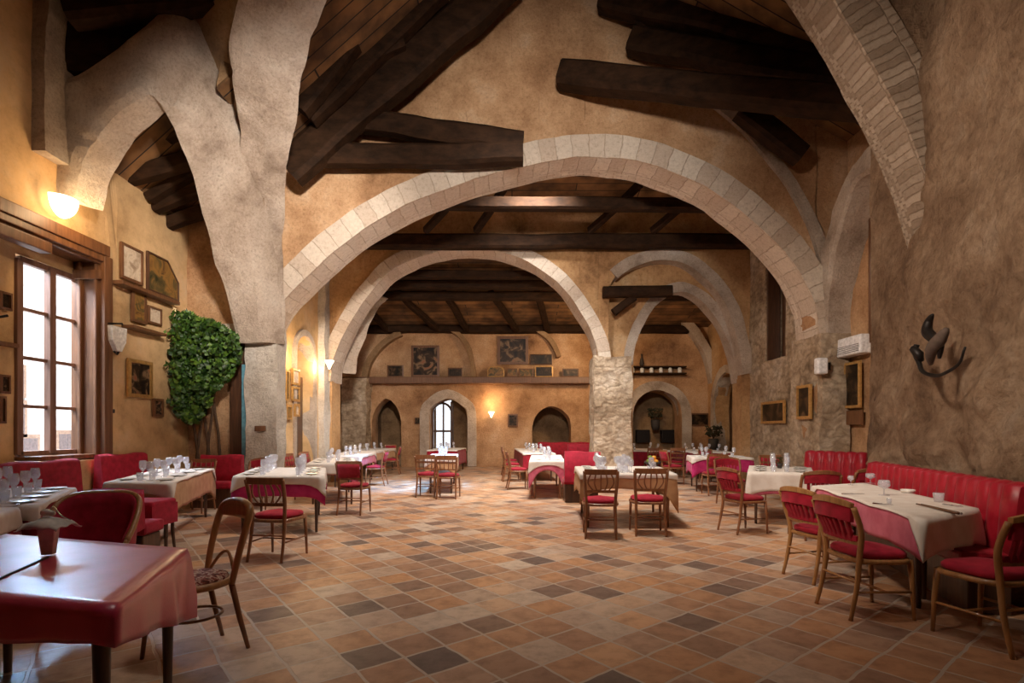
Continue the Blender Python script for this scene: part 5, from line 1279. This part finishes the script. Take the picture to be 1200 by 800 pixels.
for nm, w_ in where.items():
    t = T[nm]; nn = dens[nm]; k = 0
    vlen = (t.q[3]-t.q[0]).length; wid = ((t.q[1]-t.q[0]).length+(t.q[2]-t.q[3]).length)/2
    plated = nm in ('rose', 'tan', 'leftnear', 'right2', 'fruit', 'third')
    a = math.atan2((t.q[3]-t.q[0]).y, (t.q[3]-t.q[0]).x)
    for i in range(nn):
        for side in (0, 1):
            v = (i+.5)/nn
            if nm == 'fruit' and (side == 1 and 1 <= i <= 4): continue
            sg = 1 if side == 0 else -1
            def at(edge, along): return onT(t, (edge/wid) if side == 0 else 1-edge/wid, v+sg*along/vlen)
            g = min(.33, wid/2-.05); jx = R.uniform(-.012, .012)
            place('wine', PW, at(g, .07+jx), R.random(), 'clear stemmed wine glass set on '+w_, 'wine glasses on '+w_, (1.08, 1.08, 1.15+R.uniform(-.1, .15)))
            place('tumb', PT_, at(g+.005, -.05+jx), R.random(), 'short clear water tumbler set on '+w_, 'tumblers on '+w_)
            if nm in ('fruit', 'rose', 'pinkmid', 'farmid') and vlen/nn > .25:
                place('wine', PW, at(g-.02 if wid/2-g > .07 else g, .16), R.random(), 'clear stemmed wine glass set on '+w_, 'wine glasses on '+w_, (.9, .9, .9))
            if plated:
                dz = .36 if vlen/nn > .33 else .8
                place('plate', PP, at(.15, 0), 0, 'white dinner plate on '+w_, 'plates on '+w_, (.9, .9, 1) if dz < .5 else (.72, .72, 1))
                off = .118 if dz < .5 else .1
                place('fork', PF, at(.15, -off), a+sg*-PI/2, 'steel fork lying on '+w_, 'forks on '+w_)
                place('knife', PK, at(.15, off), a+sg*-PI/2, 'steel knife lying on '+w_, 'knives on '+w_)
            elif i == 0:
                place('napkin', PN, Vector(at(.15, -.0))+Vector((0, 0, .006)), a, 'folded pale napkin lying on '+w_, 'napkins on '+w_, (.9, .9, 1))
tfr = T['fruit']
for i in range(6):
    for u in (.44, .54):
        place('wine', PW, onT(tfr, u+R.uniform(-.012, .012), .08+i*.115), 0, 'clear stemmed wine glass set on the fruit table', 'wine glasses on the fruit table', (1.0, 1.0, 1.1+R.uniform(-.15, .15)))
    place('tumb', PT_, onT(tfr, .49, .135+i*.115), 0, 'short clear water tumbler set on the fruit table', 'tumblers on the fruit table')
tr = T['right']
def at_z(px, py, t=tr): p = G(px, py, t.z); return (p.x, p.y, t.z)
place('wine', PW, at_z(1036, 580), 0, 'largest clear goblet standing in the middle of the big right table', None, (1.35, 1.35, .75))
place('wine', PW, at_z(997, 568), 0, 'small clear glass toward the far end of the big right table', None, (.8, .8, .55))
place('tumb', PT_, at_z(1100, 588), 0, 'square looking clear tumbler close to the fluted banquette', None, (1.1, 1.1, .8))
place('wine', PW, at_z(1020, 566), 0, 'thin wide glass at the far end of the big right table beside the banquette end', None, (1.3, 1.3, .6))
place('tumb', PT_, at_z(1042, 590), 0, 'tiny clear shaker glass in front of the largest goblet', None, (.5, .5, .45))
e = tag(MB().lathe([(0, 0), (.05, 0), (.062, .015), (.062, .03), (.055, .03), (.05, .01), (0, .01)], 16).build('glass_ashtray', M['ceramic'], smooth=True), 'little round dish on the big right table near the banquette', 'dish'); e.location = at_z(1064, 577)
for (a, b_, lb) in [((985, 579), (1012, 579), 'dark knife lying near the far left side of the big right table'), ((1021, 590), (1046, 592), 'dark knife lying near the middle left side of the big right table'), ((1103, 591), (1128, 594), 'dark knife lying beside the square looking tumbler')]:
    p, q = Vector(at_z(*a)), Vector(at_z(*b_)); d = q-p
    o = place('knife', PK, (p+q)/2, math.atan2(d.y, d.x)-PI/2, lb, None, (1.3, d.length/.22, 1.2))
p, q = Vector(at_z(1074, 592)), Vector(at_z(1123, 603)); d = (q-p); nrm = Vector((-d.y, d.x, 0)).normalized()
e = empty('cutlery_tongs', (p+q)/2); tag(e, 'pair of long dark handled utensils near the end of the big right table', 'cutlery'); o = e.location
MB().tube([p-o+nrm*.0+Vector((0, 0, .012)), q-o+Vector((0, 0, .012))], [.006, .011], 8).build('handle', M['brownframe'], e, smooth=True)
MB().tube([p-o+nrm*.035+Vector((0, 0, .01)), q-o+nrm*.02+Vector((0, 0, .01))], [.005, .008], 8).build('handle', M['steel'], e, smooth=True)
# fruit basket
tf = T['fruit']; fb = G(765, 546, tf.z)
e = empty('fruit_bowl', fb); tag(e, 'shallow dark bowl of fruit on the table before the column', 'bowl')
MB().lathe([(0, 0), (.06, 0), (.12, .04), (.145, .075), (.138, .075), (.11, .045), (.05, .012), (0, .012)], 18).build('bowl', M['cord'], e, smooth=True)
def fruit(m, lab, cat, i):
    mb = MB(); mb.lathe([(0.002, -.038), (.02, -.034), (.036, -.014), (.038, .005), (.03, .026), (.012, .036), (.002, .034)], 12); return tag(mb.build(cat, m, smooth=True), lab, cat, cat+'s in the bowl')
for i, (dx, dy, dz) in enumerate([(-.01, -.055, .078), (.05, -.03, .078), (.055, .04, .078), (0, .058, .078), (.02, 0, .14)]):
    o = fruit(M['fruit'], 'bright orange heaped in the dark fruit bowl', 'orange', i); o.location = fb+Vector((dx, dy, dz))
for i, (dx, dy, dz) in enumerate([(-.065, -.03, .08), (-.062, .038, .08), (-.045, 0, .145)]):
    o = fruit(M['greenfruit'], 'green apple at the side of the dark fruit bowl', 'apple', i); o.location = fb+Vector((dx, dy, dz))
# small potted herb on the second right table
p = onT(T['right2'], .5, .66); e = empty('table_plant', p); tag(e, 'tiny potted plant on the second right table', 'plant')
MB().lathe([(.03, 0), (.045, .08), (.04, .08)], 12).build('pot', M['cord'], e, smooth=True)
mb = MB()
for i in range(50):
    a = R.uniform(0, 6.28); c = Vector((math.cos(a)*R.uniform(0, .07), math.sin(a)*R.uniform(0, .07), R.uniform(.07, .17))); d1 = Vector((R.uniform(-1, 1), R.uniform(-1, 1), R.uniform(-1, 1)))*.02; d2 = d1.cross(Vector((.3, .5, 1)))
    mb.add([c-d1, c+d2, c+d1, c-d2], [(0, 1, 2, 3)])
mb.build('foliage', plain('herb_leaf', (.12, .09, .03), .7), e)
# sugar / napkin holder on the crimson table
p = G(57, 650, tc.z); e = empty('napkin_holder', (p.x, p.y, tc.z)); tag(e, 'tapered pale metal holder topped with a crumpled napkin on the crimson table', 'holder')
MB().box((0, 0, .078), (.075, .06, .15), .3, taper=.62).build('cup', plain('pale_pewter', (.78, .73, .68), .6, 0), e, bevel=.004)
mb = MB(); mb.grid(lambda u, v: Vector(((u-.5)*.20, (v-.5)*.15, .158+.02*noise.noise(Vector((u*4, v*4, 2)))+.028*math.exp(-((u-.5)**2+(v-.5)**2)*14)-.05*max(0, abs(v-.5)*2-.6)-.03*max(0, abs(u-.5)*2-.6))), 14, 12)
o = mb.build('napkin', M['paper'], e, smooth=True); o.modifiers.new('s', 'SOLIDIFY').thickness = .004
MB().tube([(-.03, 0, .20), (-.01, .0, .205), (.025, .0, .2)], [.014, .017, .012], 8).build('rolled_paper', M['ceramic'], e, smooth=True)
MB().tube(spline([(.0, .0, .19), (.02, 0, .235), (.05, .01, .19), (.09, .02, .165)], 4), .0025, 5).build('wire', M['steel'], e)
a_, b_ = G(-4, 680, tc.z), G(56, 653, tc.z)
mb = MB(); mb.tube([a_+Vector((0, 0, .002)), b_+Vector((0, 0, .002))], .005, 6); tag(mb.build('cloth_seam_line', M['cord']), 'thin dark line marking the cloth seam across the crimson table to the napkin holder', 'cord')  # dark tube laid on the cloth to mark its seam

# ---------------------------------------------------------------- camera, light
cam = bpy.data.cameras.new('camera'); co = bpy.data.objects.new('camera', cam); COL.objects.link(co)
cam.sensor_width = 36; cam.lens = 36*F/1200; cam.shift_y = (HZ-400)/1200; cam.clip_start = .05; cam.clip_end = 200
co.location = (0, 0, EYE); co.rotation_euler = (PI/2, 0, 0); sc.camera = co

def light(kind, loc_, energy, col, size=.3, rot=None, name='scene_light', **k):
    l = bpy.data.lights.new(name, kind); l.energy = energy; l.color = col
    if kind == 'AREA': l.size = size; 
    elif kind != 'SUN': l.shadow_soft_size = size
    for a, v in k.items(): setattr(l, a, v)
    o = bpy.data.objects.new(name, l); COL.objects.link(o); o.location = loc_
    if rot is not None:
        d = Vector(rot)-Vector(loc_); o.rotation_euler = d.to_track_quat('-Z', 'Y').to_euler()
    return o
WARM = (1, .70, .42); NEUT = (1, .86, .70); COOL = (.72, .84, 1)
# lamps named by the fittings in the photo
KEY = (1, .91, .82); AMB = (1, .74, .50)
light('POINT', (-5.7, 7.2, 4.3), 26, (1, .66, .34), .1)
light('POINT', (-4.9, 13.3, 2.95), 28, (1, .66, .34), .08)
light('POINT', (-.78, 19.6, 2.45), 30, (1, .66, .34), .08)
light('POINT', (-4.55, 11.8, 3.0), 30, (1, .70, .36), .1)
# daylight through the tall window
light('AREA', (-8.6, 6.9, 5.6), 1600, (.80, .88, 1), 2.2, rot=(-3.6, 6.6, .4))
light('AREA', (-8.5, 9.5, 4.75), 330, (.42, .68, 1), .8, rot=(-2.0, 2.5, .75))
light('SPOT', (-1.6, 3.4, 5.4), 800, (1, .88, .76), .3, rot=(6.1, 11.2, 2.4), spot_size=.55, spot_blend=1)  # unseen indoor spot added to brighten the right pier, not daylight
# unseen fill spots added above the view and behind arches to brighten the hall
light('SPOT', (.2, 1.0, 5.2), 2300, KEY, .5, rot=(.0, 9.9, 5.2), spot_size=1.1, spot_blend=.9)
light('SPOT', (-.6, 2.6, 5.2), 2700, (1, .90, .80), .3, rot=(-3.9, 8.9, 4.6), spot_size=.8, spot_blend=.8)
light('SPOT', (-1.0, 2.2, 5.0), 1250, (1, .82, .66), .3, rot=(4.3, 5.8, 2.9), spot_size=1.3, spot_blend=1)
light('SPOT', (1.8, 3.2, 5.2), 420, AMB, .3, rot=(-6, 8.6, 3.0), spot_size=.9, spot_blend=.9)
light('SPOT', (.2, 7.4, 8.4), 2300, KEY, .5, rot=(.1, 9.0, 0), spot_size=1.5, spot_blend=1)
light('SPOT', (.2, 3.6, 8.4), 330, KEY, .5, rot=(.0, 5.2, 0), spot_size=1.5, spot_blend=1)
light('SPOT', (.6, 11.1, 7.3), 2700, (1, .95, .90), .4, rot=(-.3, 13.6, 0), spot_size=1.9, spot_blend=1)
light('SPOT', (3.2, 15.4, 4.7), 360, WARM, .3, rot=(-.5, 20, 3), spot_size=2.4, spot_blend=.9)
light('SPOT', (3.1, 15.3, 4.6), 260, WARM, .3, rot=(5, 20, 3), spot_size=2.2, spot_blend=.9)
light('SPOT', (-1.9, 11.05, 6.1), 5000, (.20, .50, 1), .2, rot=(-2.5, 13.0, 0), spot_size=.62, spot_blend=1)  # added blue spot, throws the cool patch onto the floor
w = bpy.data.worlds.new('sky'); sc.world = w; w.use_nodes = True
nt = w.node_tree; bg = nt.nodes['Background']; sky = nt.nodes.new('ShaderNodeTexSky'); sky.sky_type = 'HOSEK_WILKIE'; sky.sun_direction = (-.3, -.3, .8); sky.turbidity = 4
L(nt, sky.outputs[0], bg.inputs[0]); bg.inputs[1].default_value = 2.5
s_ = light('SUN', (0, 0, 20), 13.0, (1, .96, .9), rot=None); s_.rotation_euler = Vector((.5, -.3, .85)).to_track_quat('Z', 'Y').to_euler(); s_.data.angle = .02

sc.view_settings.view_transform = 'Standard'; sc.view_settings.look = 'None'; sc.view_settings.gamma = 1
sc.view_settings.exposure = .2; sc.view_settings.use_curve_mapping = False
sc.cycles.max_bounces = 8; sc.cycles.transparent_max_bounces = 16; sc.cycles.use_denoising = True
sc.cycles.sample_clamp_indirect = 6
